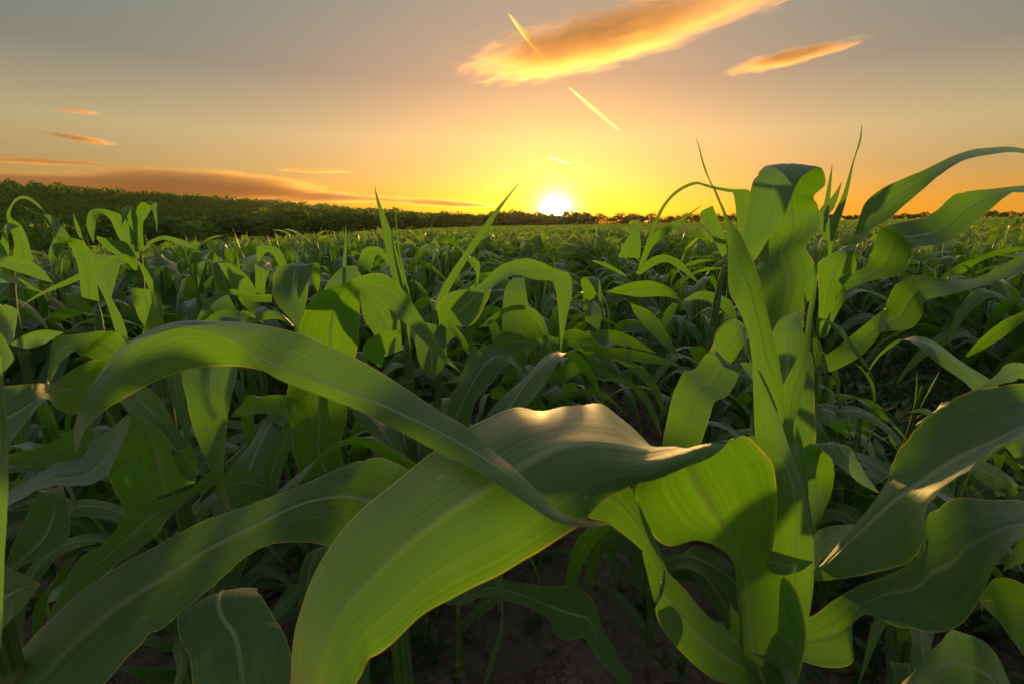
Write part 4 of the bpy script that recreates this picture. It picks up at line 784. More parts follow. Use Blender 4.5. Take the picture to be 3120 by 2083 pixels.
(0.06,[[0.2827,1.91,0.6045],[0.2811,1.9402,0.6581],[0.2958,1.9897,0.6798],[0.2883,2.0673,0.7076]],[[0.3326,1.9081,0.5964],[0.3439,1.9402,0.6581],[0.3472,1.9888,0.6756],[0.3414,2.0633,0.6903]],None),
(0.06,[[0.3608,2.0066,0.7334],[0.4436,1.9818,0.7706],[0.5193,1.9522,0.7865],[0.5923,1.9132,0.7622],[0.64,1.8641,0.6943]],[[0.3994,2.0062,0.7317],[0.4858,1.9708,0.7229],[0.5774,1.9387,0.7283],[0.6168,1.904,0.7225],[0.6352,1.8645,0.6959]],None),
(0.06,[[0.4338,1.869,0.7154],[0.4934,1.8305,0.6934],[0.5235,1.7897,0.6611],[0.5582,1.763,0.6036],[0.5862,1.7352,0.5409]],[[0.4442,1.8617,0.6842],[0.4855,1.8163,0.632],[0.5157,1.7757,0.6007],[0.5428,1.7561,0.5736],[0.5832,1.7355,0.5424]],None),
(0.06,[[0.5691,1.9175,0.6369],[0.5857,1.9269,0.6773],[0.6107,1.9325,0.7016],[0.6314,1.9325,0.7016]],[[0.5857,1.9119,0.6126],[0.6023,1.9175,0.6369],[0.619,1.925,0.6692],[0.6339,1.9321,0.7]],None),
(0.06,[[0.4569,2.2347,0.8543],[0.4851,2.2496,0.9184],[0.5153,2.2691,0.9641],[0.5194,2.2986,1.0148]],[[0.5509,2.2347,0.8543],[0.5557,2.2475,0.9093],[0.5531,2.2669,0.9549],[0.5555,2.298,1.0121]],None),
(0.06,[[0.3035,1.969,0.8593],[0.3533,1.9643,0.8391],[0.4031,1.9587,0.8148],[0.4413,1.955,0.7986]],[[0.3077,1.97,0.8633],[0.3616,1.9671,0.8512],[0.4197,1.9597,0.8188],[0.4413,1.9552,0.7994]],None),
(0.06,[[0.5008,2.0893,0.8025],[0.547,2.075,0.856],[0.6005,2.0536,0.8789],[0.6525,2.0225,0.8597],[0.6861,1.9867,0.8205],[0.7103,1.9503,0.7784]],[[0.5185,2.0873,0.7938],[0.5645,2.0691,0.8305],[0.6092,2.0468,0.8494],[0.644,2.0158,0.8306],[0.6777,1.9829,0.8041],[0.7086,1.9501,0.7776]],None)]),
('maize plant left of the bright spire with a cupped grey-green leaf at horizon height',0.013,[[0.6472,1.6057,0.7311],[0.6749,1.6432,0.8928]],[
(0.06,[[0.668,1.6432,0.8928],[0.6265,1.6619,0.9737],[0.6023,1.6697,1.0074],[0.5988,1.676,1.0344],[0.6299,1.6799,1.0512]],[[0.6818,1.6463,0.9063],[0.6749,1.6572,0.9535],[0.6611,1.6666,0.9939],[0.6472,1.6744,1.0276],[0.6369,1.6806,1.0546]],None),
(0.06,[[0.4051,1.6369,0.8659],[0.4276,1.6343,0.9407],[0.4562,1.6236,0.9809],[0.5127,1.617,1.0104],[0.5815,1.6142,1.0556]],[[0.4189,1.6369,0.8659],[0.4413,1.6312,0.9274],[0.4764,1.619,0.9612],[0.5261,1.6163,1.0072],[0.5815,1.6139,1.0543]],None),
(0.06,[[0.7019,1.7219,0.9446],[0.6515,1.7252,0.9586],[0.6235,1.7506,0.9723],[0.6019,1.7932,0.9643]],[[0.7055,1.7187,0.9306],[0.6587,1.7211,0.9411],[0.6307,1.7456,0.951],[0.6094,1.7898,0.9498]],None),
(0.06,[[0.7164,1.5979,0.6974],[0.6957,1.612,0.7581],[0.6403,1.6182,0.785],[0.5801,1.5866,0.7926],[0.5151,1.5475,0.7677]],[[0.7199,1.5917,0.6704],[0.668,1.6057,0.7311],[0.6265,1.612,0.7581],[0.5801,1.5813,0.7695],[0.5184,1.5472,0.7664]],None),
(0.06,[[0.4307,1.0728,0.7347],[0.4427,1.0876,0.77],[0.4691,1.0994,0.7918],[0.5044,1.1255,0.7893],[0.5407,1.1471,0.7676]],[[0.4825,1.0664,0.7072],[0.4924,1.0791,0.7331],[0.5072,1.0886,0.7454],[0.5287,1.1162,0.749],[0.5507,1.1426,0.7482]],None)]),
('maize plant left of centre with three folded leaf tips standing against the dark hillside',0.013,[[-1.3578,1.8744,0.783],[-1.3578,1.9032,0.9075]],[
(0.06,[[-1.3602,1.896,0.8764],[-1.3865,1.9176,0.9697],[-1.4264,1.9302,1.0241],[-1.4754,1.9245,1.0472],[-1.5099,1.9085,1.0491],[-1.5185,1.8897,1.0312],[-1.5135,1.8681,0.9856],[-1.4823,1.8446,0.9316]],[[-1.3961,1.8978,0.8841],[-1.44,1.9122,0.9463],[-1.4719,1.9275,1.0124],[-1.4913,1.921,1.0317],[-1.4942,1.9017,1.0199],[-1.4904,1.8826,1.0008],[-1.4864,1.8629,0.9629],[-1.4807,1.8441,0.9293]],None),
(0.06,[[-1.3921,1.9068,0.923],[-1.4041,1.9248,1.0008],[-1.416,1.9329,1.0358],[-1.4188,1.9265,1.0526],[-1.4059,1.9011,1.0314],[-1.3915,1.8721,0.9947]],[[-1.3641,1.9068,0.923],[-1.3689,1.9248,1.0008],[-1.3801,1.9347,1.0435],[-1.3847,1.9274,1.0565],[-1.3855,1.9002,1.0275],[-1.3899,1.8717,0.9932]],None),
(0.06,[[-1.3783,1.9267,0.8983],[-1.3888,1.9486,0.9929],[-1.3937,1.9605,1.0441],[-1.3652,1.9549,1.0752],[-1.3242,1.9383,1.0591],[-1.2936,1.9073,1.0085],[-1.2743,1.8784,0.9665]],[[-1.3645,1.9267,0.8983],[-1.3694,1.9486,0.9929],[-1.354,1.9559,1.0244],[-1.3122,1.9543,1.0728],[-1.2995,1.9356,1.0474],[-1.2857,1.9073,1.0085],[-1.2735,1.878,0.9649]],None),
(0.06,[[-1.3602,1.8888,0.8453],[-1.3893,1.8823,0.9279],[-1.432,1.8642,0.9423],[-1.4691,1.8502,0.9556]],[[-1.3801,1.8852,0.8297],[-1.409,1.8704,0.8765],[-1.4476,1.8563,0.9082],[-1.4707,1.8481,0.9466]],None),
(0.06,[[-1.3482,1.905,0.9152],[-1.2943,1.8794,0.9434],[-1.2261,1.8502,0.9556],[-1.1443,1.8149,0.9416],[-1.0758,1.7763,0.9136]],[[-1.3482,1.9014,0.8997],[-1.2904,1.8768,0.9319],[-1.2261,1.8471,0.9421],[-1.1519,1.8106,0.9232],[-1.0795,1.776,0.9122]],None)]),
('left maize plant behind a thin arching leaf with a yellow withered tip',0.013,[[-1.0555,1.2818,0.7175],[-1.0611,1.302,0.8046]],[
(0.06,[[-1.0583,1.302,0.8046],[-1.0655,1.3171,0.8699],[-1.0767,1.3297,0.9243],[-1.0956,1.3264,0.9573],[-1.116,1.3112,0.9632],[-1.1318,1.2974,0.9668],[-1.1405,1.2785,0.9326],[-1.1265,1.259,0.8958]],[[-1.103,1.3045,0.8155],[-1.1114,1.3203,0.8835],[-1.1281,1.332,0.9341],[-1.1328,1.3249,0.9509],[-1.1259,1.3063,0.9419],[-1.1253,1.2869,0.9214],[-1.1265,1.2724,0.9064],[-1.1249,1.2587,0.8948]],None),
(0.06,[[-0.7372,0.907,0.9276],[-0.7233,0.8935,0.8966],[-0.7024,0.8795,0.8642],[-0.6824,0.8623,0.8176],[-0.6645,0.8487,0.7863]],[[-0.7364,0.9071,0.928],[-0.7149,0.8943,0.9003],[-0.691,0.8804,0.8679],[-0.6693,0.8666,0.8359],[-0.6496,0.8487,0.7863]],None),
(0.06,[[-1.0034,1.2406,0.9273],[-0.9882,1.2149,0.8903],[-0.9566,1.1931,0.8517],[-0.9347,1.1775,0.8212]],[[-0.9319,1.2389,0.9202],[-0.9295,1.2137,0.8852],[-0.9301,1.1931,0.8517],[-0.9317,1.1773,0.8202]],None),
(0.06,[[-0.8386,1.1227,0.8614],[-0.8319,1.1149,0.8278],[-0.8185,1.1073,0.7952],[-0.7993,1.1009,0.7672]],[[-0.7888,1.1219,0.8582],[-0.7706,1.1171,0.8372],[-0.7658,1.1095,0.8045],[-0.7706,1.1009,0.7672]],None),
(0.06,[[-0.7896,1.3872,0.8956],[-0.7633,1.3772,0.8523],[-0.737,1.366,0.8038],[-0.696,1.3555,0.7588]],[[-0.7545,1.3872,0.8956],[-0.7077,1.3785,0.858],[-0.689,1.3693,0.8181],[-0.6866,1.3574,0.7668]],None),
(0.06,[[-0.7711,1.2292,0.7672],[-0.7558,1.2487,0.8072],[-0.7239,1.2653,0.8346],[-0.6928,1.279,0.8383],[-0.6568,1.2915,0.8256],[-0.6152,1.306,0.822]],[[-0.7631,1.2292,0.7672],[-0.7451,1.2469,0.7993],[-0.7185,1.2623,0.8214],[-0.6928,1.2759,0.825],[-0.6568,1.2871,0.8068],[-0.6152,1.3015,0.8024]],None),
(0.06,[[-0.7529,1.4937,0.8015],[-0.7516,1.5053,0.8513],[-0.7529,1.5125,0.8824],[-0.749,1.5466,0.8914],[-0.7403,1.577,0.884]],[[-0.7241,1.4923,0.7953],[-0.7197,1.5038,0.8451],[-0.7082,1.5081,0.8638],[-0.7164,1.541,0.8673],[-0.7377,1.5762,0.8808]],None),
(0.06,[[-0.7666,1.7629,0.8556],[-0.789,1.7746,0.9064],[-0.8262,1.7788,0.9245],[-0.8709,1.778,0.9209],[-0.8709,1.7662,0.8701]],[[-0.7815,1.7578,0.8338],[-0.8113,1.7696,0.8846],[-0.8262,1.7738,0.9027],[-0.8448,1.773,0.8991],[-0.8635,1.7654,0.8665]],None)]),
('maize plant behind the long arch with one thin leaf curving left to a drooping tip',0.012,[[-0.5425,0.7628,0.7835],[-0.5291,0.7505,0.8279]],[
(0.05,[[-0.5225,0.7542,0.8438],[-0.536,0.7568,0.8792],[-0.536,0.7558,0.8996],[-0.5418,0.7554,0.9222],[-0.5442,0.7535,0.9383],[-0.5472,0.7505,0.9495],[-0.5519,0.7461,0.9551],[-0.5633,0.741,0.9572],[-0.5807,0.7332,0.9479],[-0.6131,0.7232,0.9292],[-0.648,0.7134,0.9113],[-0.6702,0.7042,0.8958],[-0.677,0.6962,0.8858]],[[-0.5183,0.7542,0.8438],[-0.5269,0.7532,0.864],[-0.5309,0.7529,0.887],[-0.528,0.7529,0.9112],[-0.5283,0.7506,0.9259],[-0.537,0.7487,0.9418],[-0.5487,0.7454,0.952],[-0.5618,0.74,0.953],[-0.5776,0.7316,0.9413],[-0.6101,0.7214,0.9214],[-0.6465,0.7123,0.9066],[-0.6696,0.7037,0.8938],[-0.6767,0.6961,0.8853]],None),
(0.06,[[-0.5762,0.772,0.823],[-0.5642,0.7693,0.8441],[-0.5523,0.7666,0.8649],[-0.5428,0.7631,0.8822]],[[-0.5307,0.772,0.823],[-0.5291,0.769,0.8425],[-0.5358,0.7666,0.8649],[-0.5415,0.7631,0.8822]],None)]),
('maize plant at the far left, its topmost leaf hooked like an arch',0.013,[[-1.5835,1.6089,0.7446],[-1.5835,1.6401,0.8794]],[
(0.06,[[-1.5835,1.6401,0.8794],[-1.5821,1.6557,0.9468],[-1.5973,1.6666,0.9939],[-1.6012,1.6712,1.0276],[-1.5837,1.6662,1.0475],[-1.5554,1.6626,1.0738],[-1.5161,1.6518,1.0825],[-1.4692,1.6339,1.0673],[-1.4195,1.6103,1.0279]],[[-1.5178,1.6416,0.8861],[-1.5385,1.6572,0.9535],[-1.5593,1.6666,0.9939],[-1.5874,1.6689,1.0175],[-1.5768,1.6652,1.0435],[-1.5519,1.6608,1.0658],[-1.5148,1.6497,1.0732],[-1.4705,1.6318,1.0582],[-1.4215,1.6097,1.0253]],None),
(0.06,[[-1.5593,1.6806,1.0546],[-1.5095,1.6638,1.0375],[-1.457,1.6463,1.0173],[-1.4197,1.6187,0.981],[-1.3896,1.592,0.9488]],[[-1.5579,1.6808,1.0553],[-1.5027,1.6615,1.0274],[-1.4433,1.6479,1.0239],[-1.386,1.6202,0.9875],[-1.3463,1.5935,0.9553]],None),
(0.06,[[-1.6024,1.577,0.884],[-1.5437,1.5714,0.943],[-1.512,1.5626,0.988],[-1.49,1.5527,1.0006],[-1.4425,1.5377,0.9913]],[[-1.5359,1.574,0.871],[-1.5175,1.5699,0.9366],[-1.5055,1.5589,0.9722],[-1.4996,1.5476,0.9787],[-1.5,1.5341,0.9757]],None),
(0.06,[[-1.4101,1.3904,0.9093],[-1.3625,1.3789,0.9152],[-1.2925,1.3651,0.911],[-1.2292,1.341,0.8901],[-1.1773,1.3131,0.8525]],[[-1.4101,1.3851,0.8865],[-1.3625,1.3725,0.8875],[-1.2983,1.3563,0.8729],[-1.2179,1.333,0.8553],[-1.1767,1.3127,0.8509]],None),
(0.06,[[-1.346,1.3171,0.8699],[-1.2812,1.2864,0.8757],[-1.2074,1.2532,0.8709],[-1.1702,1.2484,0.8502],[-1.1436,1.2448,0.8346]],[[-1.346,1.3121,0.8481],[-1.2812,1.2814,0.8544],[-1.2074,1.2496,0.8554],[-1.1755,1.2466,0.8424],[-1.1436,1.2445,0.8336]],None),
(0.06,[[-1.6076,1.932,1.0319],[-1.5996,1.9212,0.9852],[-1.5837,1.9122,0.9463]],[[-1.6052,1.932,1.0319],[-1.5837,1.9212,0.9852],[-1.5717,1.9122,0.9463]],None),
(0.06,[[-1.1011,1.0955,0.7438],[-1.0517,1.0835,0.766],[-0.9987,1.0693,0.7786],[-0.9423,1.0519,0.7775]],[[-1.1011,1.0944,0.7392],[-1.047,1.0766,0.7362],[-0.9941,1.063,0.7514],[-0.9423,1.0517,0.7766]],None)])]

def build_heroes():
    for pi_, (label, rad, st, leaves) in enumerate(HERO):
        x, y, z = st[0]
        gz = float(ground_z(x, y))
        root = obj('maize_plant', None, None, (x, y, gz))
        tag(root, label, 'maize plant', 'maize plants in the near rows')
        base = np.array([x, y, gz])
        top = st[-1]
        # the stalk rises from the soil and leans gently to where its leaves part
        pts = [(x, y, gz - .04), (x + .004, y, gz + (z - gz) * .4), (x - .003, y, gz + (z - gz) * .8), st[0]] + ([top] if len(st) > 1 else [])
        c = catmull(pts, 24)
        rr = np.interp(np.linspace(0, 1, 24), [0, .7, 1], [rad * 1.1, rad * .9, rad * .5])
        rr = rr * (1 + .10 * np.exp(-((np.linspace(0, 7, 24) % 1 - .5) / .12) ** 2))
        rr[-3:] *= (.8, .45, .02)
        v, f, uv = tube(c, rr, 14)
        obj('stalk', mesh('stalk', v - base, f, M_STALK, uv), root)
        for i, (ch, A, B, Mi) in enumerate(leaves):
            v, f, uv = ribbon(A, B, Mi, ch, seed=pi_ * 50 + i, m=13)
            obj('leaf', mesh('leaf', v - base, f, M_LEAF, uv), root)
        # lower leaves hidden in the shade
        r = random.Random(900 + pi_)
        if y > .75:
            for q in range(4):
                o = obj('leaf', LIB[('low', 'mid')[q // 2]][r.randrange(8)], root)
                o.matrix_local = leaf_matrix(.14 + .09 * q, r.uniform(.2, pi - .2) + (0 if q % 2 else 0), r.uniform(.6, .8))


build_heroes()


# ------------------------------------------------------------------ the rows behind
def field_positions(rmax):
    """plants along the rows: rows run towards ROW_AZ, 0.7 m apart"""
    r = random.Random(77)
    rows = [-.62 * i for i in range(0, 160)] + [.74, 2.15] + [2.15 + .62 * i for i in range(1, 230)]
    ca, sa = cos(ROW_AZ), sin(ROW_AZ)
    out = []
    for off in rows:
        smax = sqrt(max(0, rmax ** 2 - off ** 2))
        s = max(.6, abs(off) * .75 - .6) + r.uniform(0, .2)
        while s < smax:
            d = math.hypot(off, s)
            j = .02 + .0006 * d
            x = off * ca + s * sa + r.gauss(0, j)
            y = -off * sa + s * ca + r.gauss(0, j)
            step = .14 if d < 24 else (.14 + (d - 24) * .009)
            s += step * r.uniform(.8, 1.25)
            out.append((x, y, d, off))
    return out


def allowed(x, y, d):
    if y < .9:
        return False
    if d < 1.3:
        return False
    az = math.degrees(atan2(x, y))
    if az < 0 and d > .62 * float(treeline_r(az)):
        return False
    if d > float(treeline_r(az)) - 12:
        return False
    return abs(az) < 52


POS = [p for p in field_positions(235) if allowed(p[0], p[1], p[2])]
POS += [(x, y, math.hypot(x, y), 99.0) for x, y in ((-.60, .82), (-.36, .98), (-.78, 1.02), (-.95, 1.2), (-.2, 1.15), (.33, 1.02), (.62, 1.12), (.74, .80), (.93, .98), (1.15, 1.25), (1.3, 1.6), (.95, 1.5))]
POS.sort(key=lambda p: p[2])
NEAR_N, SINGLE_N = 130, 144


def height_scale(r, d, off=9.0):
    if d < 1.35:
        return r.uniform(.54, .62)
    if d < 2.1:
        return r.uniform(.62, .74)            # young plants close in front
    if d < 6 and -.2 < off < .8:
        return r.uniform(.78, .88)            # a shorter stretch of row straight ahead
    return r.uniform(.90, 1.02) if d < 4 else r.uniform(.88, 1.04)


GROUPS = {
    'left': 'green maize plant in the shaded rows towards the wooded hill',
    'mid': 'green maize plant in the rows straight ahead under the sun',
    'right': 'dark green maize plant in the rows right of the weedy gap',
}


def side_of(x, y):
    az = math.degrees(atan2(x, y))
    return 'left' if az < -14 else ('mid' if az < 17 else 'right')


def build_near():
    r = random.Random(5)
    proto_leaf = {}
    for i, (x, y, d, off) in enumerate(POS[:NEAR_N]):
        root = obj('maize_plant', None, None, (x, y, float(ground_z(x, y))))
        g = side_of(x, y)
        tag(root, GROUPS[g], 'maize plant', {'left': 'maize rows on the left', 'mid': 'maize rows ahead', 'right': 'maize rows on the right'}[g])
        sc = height_scale(r, d, off)
        root.rotation_euler = (r.gauss(0, .04), r.gauss(0, .04), r.uniform(0, 6.28))
        root.scale = (sc,) * 3
        if ('s',) not in proto_leaf:
            proto_leaf[('s',)] = obj('stalk', STALK, root)
        else:
            c = proto_leaf[('s',)].copy(); c.parent = root; COL.objects.link(c)
        for kind, k, z, az, s in plant_layout(3000 + i):
            key = (kind, k)
            if key in proto_leaf:
                c = proto_leaf[key].copy()
                COL.objects.link(c)
            else:
                c = obj('leaf', LIB[kind][k])
                proto_leaf[key] = c
            c.parent = root
            c.matrix_local = leaf_matrix(z, az, s)


def whole_plant(seed, n, m, stalk=True, skip_low=False):
    parts = []
    for kind, k, z, az, s in plant_layout(seed):
        if skip_low and kind == 'low':
            continue
        v, f, uv = random_leaf(kind, 100 * k + len(kind), n, m)
        Mx = np.array(leaf_matrix(z, az, s))
        parts.append((v @ Mx[:3, :3].T + Mx[:3, 3], f, uv))
    if stalk:
        parts.append(tube([(0, 0, -.04), (0, 0, .4), (0, 0, .75)], [.014, .012, .006], 5))
    return merge(parts)


def build_single():
    r = random.Random(6)
    protos = []
    for i in range(10):
        v, f, uv = whole_plant(4000 + i, 16, 5)
        protos.append(mesh('maize_plant', v, f, M_LEAF, uv))
    first = {}
    for i, (x, y, d, off) in enumerate(POS[NEAR_N:NEAR_N + SINGLE_N]):
        k = r.randrange(10)
        if k in first:
            o = first[k].copy(); COL.objects.link(o)
        else:
            o = obj('maize_plant', protos[k]); first[k] = o
        o.location = (x, y, float(ground_z(x, y)))
        sc = height_scale(r, d, off)
        o.rotation_euler = (r.gauss(0, .05), r.gauss(0, .05), r.uniform(0, 6.28))
        o.scale = (sc, sc, sc)
        g = side_of(x, y)
        tag(o, GROUPS[g], 'maize plant', {'left': 'maize rows on the left', 'mid': 'maize rows ahead', 'right': 'maize rows on the right'}[g])


def build_far():
    r = random.Random(7)
    rest = POS[NEAR_N + SINGLE_N:]
    v1 = [whole_plant(5000 + i, 9, 3, False) for i in range(14)]
    v2 = [whole_plant(6000 + i, 6, 2, False, True) for i in range(10)]
    vs, fs, us, o = [], [], [], 0
    for x, y, d, off in rest:
        v, f, u = r.choice(v1 if d < 22 else v2)
        a = r.uniform(0, 6.28); sc = height_scale(r, d, off)
        wide = 1.0 if d < 24 else min(2.2, 1 + (d - 24) * .012)
        ca, sa = cos(a) * sc * wide, sin(a) * sc * wide
        q = np.empty_like(v)
        q[:, 0] = v[:, 0] * ca - v[:, 1] * sa + x
        q[:, 1] = v[:, 0] * sa + v[:, 1] * ca + y
        q[:, 2] = v[:, 2] * sc + float(ground_z(x, y))
        vs.append(q); fs.append(f + o); us.append(u); o += len(v)
    o_ = obj('maize_field', mesh('maize_field', np.concatenate(vs), np.concatenate(fs), M_FIELD, np.concatenate(us)))
    tag(o_, 'far rows of green maize merging into one canopy towards the tree line', 'maize field', kind='stuff')


build_near()
build_single()
build_far()


# ------------------------------------------------------------------ foliage
def leaf_cloud(centres, radii, per, size, rng, flat=1.0, shell=.55):
    """leaf-sized quads spread through round clumps"""
    C = np.repeat(np.asarray(centres, float), per, axis=0)
    Rr = np.repeat(np.asarray(radii, float), per)
    n = len(C)
    d = rng.normal(size=(n, 3)); d /= np.linalg.norm(d, axis=1)[:, None]
    rad = Rr * (shell + (1 - shell) * rng.random(n)) * (.85 + .35 * rng.random(n))
    p = C + d * rad[:, None] * np.array([1, 1, flat])
    nrm = d + rng.normal(0, .7, (n, 3)); nrm /= np.linalg.norm(nrm, axis=1)[:, None]
    a = np.cross(nrm, rng.normal(size=(n, 3))); a /= np.linalg.norm(a, axis=1)[:, None]
    b = np.cross(nrm, a)
    s = size * (.6 + .8 * rng.random(n))[:, None]
    V = np.stack([p - a * s, p - b * s * .6 + nrm * s * .15, p + a * s, p + b * s * .6 + nrm * s * .15], 1)
    return V.reshape(-1, 3), np.arange(n * 4).reshape(-1, 4)


def crown_shape(seed, h, w, blobs, per, size):
    rng = np.random.default_rng(seed)
    cs, rs = [], []
    for i in range(blobs):
        a = rng.random() * 2 * pi; t = rng.random()
        zz = .12 + .80 * t
        rr = w * .5 * sqrt(max(.05, 1 - ((zz - .48) / .52) ** 2)) * rng.uniform(.25, .85)
        cs.append((rr * cos(a), rr * sin(a), zz * h)); rs.append(h * rng.uniform(.13, .23))
    return leaf_cloud(cs, rs, per, size, rng, .85)


def build_trees():
    r = random.Random(21)
    rng = np.random.default_rng(8)
    crowns = []
    for i in range(9):
        v, f = crown_shape(300 + i, 1.0, 1.05, 22, 75, .036)
        crowns.append(mesh('crown', v, f, M_TREE))
    def trunk_parts():
        parts = [tube([(0, 0, -.06), (.01, 0, .2), (0, .01, .45), (.01, 0, .7)], [.035, .028, .02, .008], 7)]
        for k in range(5):
            a = k * 1.3 + r.random(); z0 = .25 + .07 * k
            parts.append(tube([(0, 0, z0), (.12 * cos(a), .12 * sin(a), z0 + .12), (.26 * cos(a), .26 * sin(a), z0 + .2)], [.015, .01, .004], 5))
        return merge(parts)
    trunks = [mesh('trunk', *(lambda q: (q[0], q[1], M_BARK, q[2]))(trunk_parts())) for _ in range(3)]
    first = {}
    spots = []
    az = -47.0
    while az < 44:
        rr = float(treeline_r(az)) + r.uniform(-3, 6)
        h = float(np.interp(az, [-47, -30, -22, -12, -4, 3, 12, 20, 30, 44], [5.5, 7.6, 9.0, 7.8, 6.6, 5.8, 5.8, 4.8, 3.8, 3.6])) * r.uniform(.7, 1.2)
        spots.append((az, rr, h))
        az += math.degrees(h * r.uniform(.45, .7) / rr)
    for az, rr, h in spots:
        x, y = rr * sin(radians(az)), rr * cos(radians(az))
        root = obj('tree', None, None, (x, y, float(ground_z(x, y)) - .12 * h))
        root.rotation_euler = (0, 0, r.uniform(0, 6.28))
        root.scale = (h * r.uniform(1.2, 1.75), h * r.uniform(1.2, 1.75), h)
        if az < -12:
            tag(root, 'bushy deciduous tree at the foot of the wooded hill, left of the sun', 'tree', 'trees along the foot of the hill')
        elif az < 10:
            tag(root, 'small tree on the horizon lit from behind by the setting sun', 'tree', 'trees beneath the sun')
        else:
            tag(root, 'tiny far tree on the horizon right of the sun', 'tree', 'far trees right of the sun')
        for nm, lib in (('crown', crowns), ('trunk', trunks)):
            k = (nm, r.randrange(len(lib)))
            if k in first:
                c = first[k].copy(); COL.objects.link(c)
            else:
                c = obj(nm, lib[k[1]]); first[k] = c
            c.parent = root
    # the wood covering the ridge: one mass
    vs, fs, o = [], [], 0
    protos = []
    for i in range(10):
        protos.append(crown_shape(700 + i, 1.0, 1.15, 9, 15, .075))
    for i in range(3900):
        az = r.uniform(-58, 8)
        t = r.random() ** .75
        r0 = float(treeline_r(az)) + 8
        rr = r0 + (455 - r0) * t
        z = float(hill_z(az, min(rr, 430)))
        h = r.uniform(4.6, 9.2)
        x, y = rr * sin(radians(az)), rr * cos(radians(az))
        v, f = r.choice(protos)
        a = r.uniform(0, 6.28); ca, sa = cos(a) * h, sin(a) * h
        q = np.empty_like(v)
        q[:, 0] = v[:, 0] * ca - v[:, 1] * sa + x
        q[:, 1] = v[:, 0] * sa + v[:, 1] * ca + y
        q[:, 2] = v[:, 2] * h + z - .18 * h
        vs.append(q); fs.append(f + o); o += len(v)
    w = obj('forest', mesh('forest', np.concatenate(vs), np.concatenate(fs), M_FOREST))
    tag(w, 'dense dark green wood covering the long ridge on the left', 'forest', kind='stuff')
    # low leafy crop between the maize and the wood
    cs, rs = [], []
    for i in range(2600):
        az = r.uniform(-52, 2)
        T = float(treeline_r(az))
        rr = r.uniform(.60, .97) * T
        x, y = rr * sin(radians(az)), rr * cos(radians(az))
        s = r.uniform(.35, .7)
        cs.append((x, y, float(ground_z(x, y)) + s * .9)); rs.append(s)
    v, f = leaf_cloud(cs, rs, 26, .12, rng, 1.1, .3)
    c = obj('vine_crop', mesh('vine_crop', v, f, M_VINE))
    tag(c, 'light green leafy crop between the maize and the wooded hill', 'crop', kind='stuff')
    # vine covered hedge at the right edge
    cs, rs = [], []
    for i in range(70):
        t = i / 69
        x, y = 12.2 + 6.5 * t, 13.0 - 1.5 * t
        g = float(ground_z(x, y))
        cs.append((x + r.gauss(0, .3), y + r.gauss(0, .3), g + r.uniform(.2, 1.0 + .25 * t))); rs.append(r.uniform(.25, .45))
    v, f = leaf_cloud(cs, rs, 90, .06, rng, 1.0, .4)
    hd = obj('hedge', mesh('hedge', v, f, M_TREE))
    tag(hd, 'dark leafy hedge with loose shoots at the right edge on the horizon', 'hedge')


build_trees()


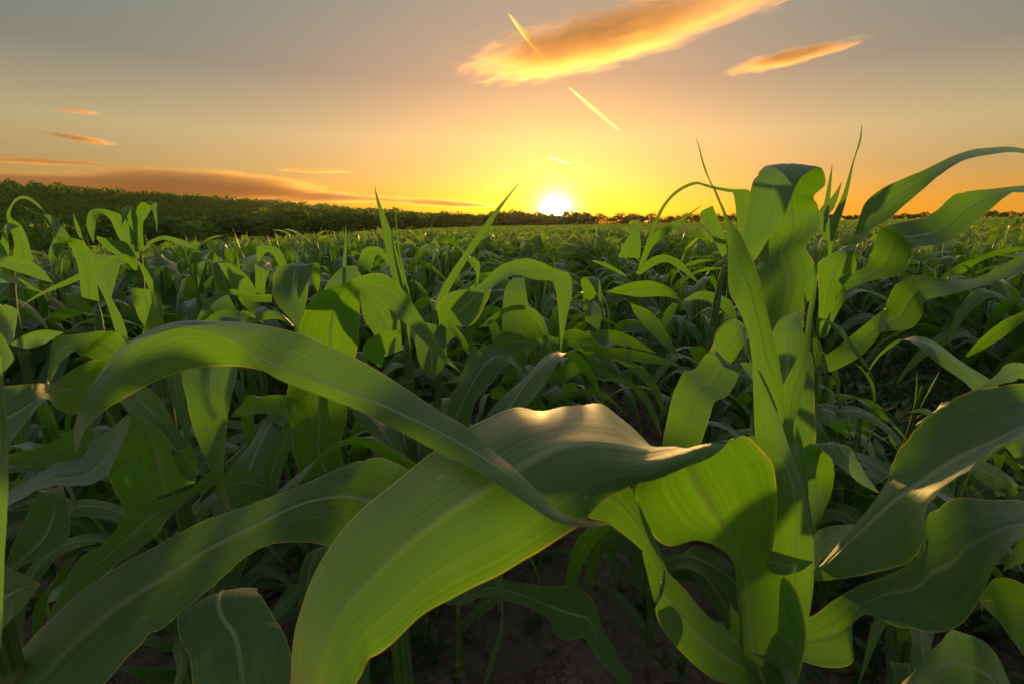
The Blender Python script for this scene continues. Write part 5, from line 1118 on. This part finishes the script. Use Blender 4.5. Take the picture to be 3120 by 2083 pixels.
def build_weeds():
    rng = np.random.default_rng(31)
    r = random.Random(31)
    ca, sa = cos(ROW_AZ), sin(ROW_AZ)
    P = []
    for i in range(3600):
        off = r.gauss(1.45, .32); s = r.uniform(.9, 9)
        P.append((off * ca + s * sa, -off * sa + s * ca, r.uniform(.08, .32)))
    for i in range(520):
        x, y = r.uniform(-2.5, 2.5), r.uniform(.7, 4)
        P.append((x, y, r.uniform(.03, .12)))
    vs = []
    for x, y, h in P:
        k = int(8 + 40 * h)
        z0 = float(ground_z(x, y))
        t = rng.random(k)
        a = rng.random(k) * 2 * pi
        lean = rng.normal(0, .25, 2)
        cx = x + lean[0] * h * t; cy = y + lean[1] * h * t; cz = z0 + h * t
        L = .036 * (.6 + .8 * rng.random(k)); w = L * .28
        dx, dy = np.cos(a), np.sin(a)
        up = rng.uniform(-.2, .9, k)
        tip = np.stack([cx + dx * L, cy + dy * L, cz + up * L], -1)
        b = np.stack([cx, cy, cz], -1)
        mid = (tip + b) / 2
        sd2 = np.stack([-dy * w, dx * w, np.zeros(k)], -1)
        vs.append(np.stack([b, mid + sd2, tip, mid - sd2], 1).reshape(-1, 3))
    V = np.concatenate(vs)
    o = obj('weeds', mesh('weeds', V, np.arange(len(V)).reshape(-1, 4), M_WEED))
    tag(o, 'low dark weeds growing in the gap between the maize rows', 'weeds', kind='stuff')


build_weeds()


def build_clods():
    rng = np.random.default_rng(44)
    n = 5200
    s_ = rng.random(n)
    dist = .55 + 4.6 * s_ ** 1.4
    az = rng.uniform(-.95, .95, n)
    x, y = dist * np.sin(az), dist * np.cos(az)
    z = ground_z(x, y)
    base = np.array([(1, 0, 0), (-1, 0, 0), (0, 1, 0), (0, -1, 0), (0, 0, 1), (0, 0, -1)], float)
    tri = np.array([(0, 2, 4), (2, 1, 4), (1, 3, 4), (3, 0, 4), (2, 0, 5), (1, 2, 5), (3, 1, 5), (0, 3, 5)])
    size = .004 + .020 * rng.random(n) ** 3.5
    V = base[None] * (.6 + .8 * rng.random((n, 6, 1))) * size[:, None, None] * rng.uniform(.7, 1.3, (n, 1, 3))
    V = V + rng.normal(0, .25, (n, 6, 3)) * size[:, None, None]
    V += np.stack([x, y, z + size * .3 + .004], -1)[:, None, :]
    F = (np.arange(n)[:, None, None] * 6 + tri[None]).reshape(-1, 3)
    o = obj('soil_clods', mesh('soil_clods', V.reshape(-1, 3), F, M_SOIL, smooth=False))
    tag(o, 'crumbly grey-brown clods lying on the bare soil', 'soil', kind='stuff')


build_clods()


def build_haze():
    m, t = material('evening_haze')
    out = t.n('ShaderNodeOutputMaterial')
    v = t.n('ShaderNodeVolumePrincipled')
    v.inputs['Color'].default_value = (1.0, .93, .78, 1)
    v.inputs['Density'].default_value = .00006
    v.inputs['Anisotropy'].default_value = .7
    t.l(v.outputs[0], out.inputs['Volume'])
    x0, x1, y0, y1, z0, z1 = -665, 565, -62, 605, -70, 48
    vv = [(x, y, z) for x in (x0, x1) for y in (y0, y1) for z in (z0, z1)]
    f = [(0, 1, 3, 2), (4, 6, 7, 5), (0, 4, 5, 1), (2, 3, 7, 6), (0, 2, 6, 4), (1, 5, 7, 3)]
    o = obj('haze', mesh('haze', vv, f, m, smooth=False))
    tag(o, 'thin warm evening haze over the field and the hill', 'haze', kind='stuff')


build_haze()
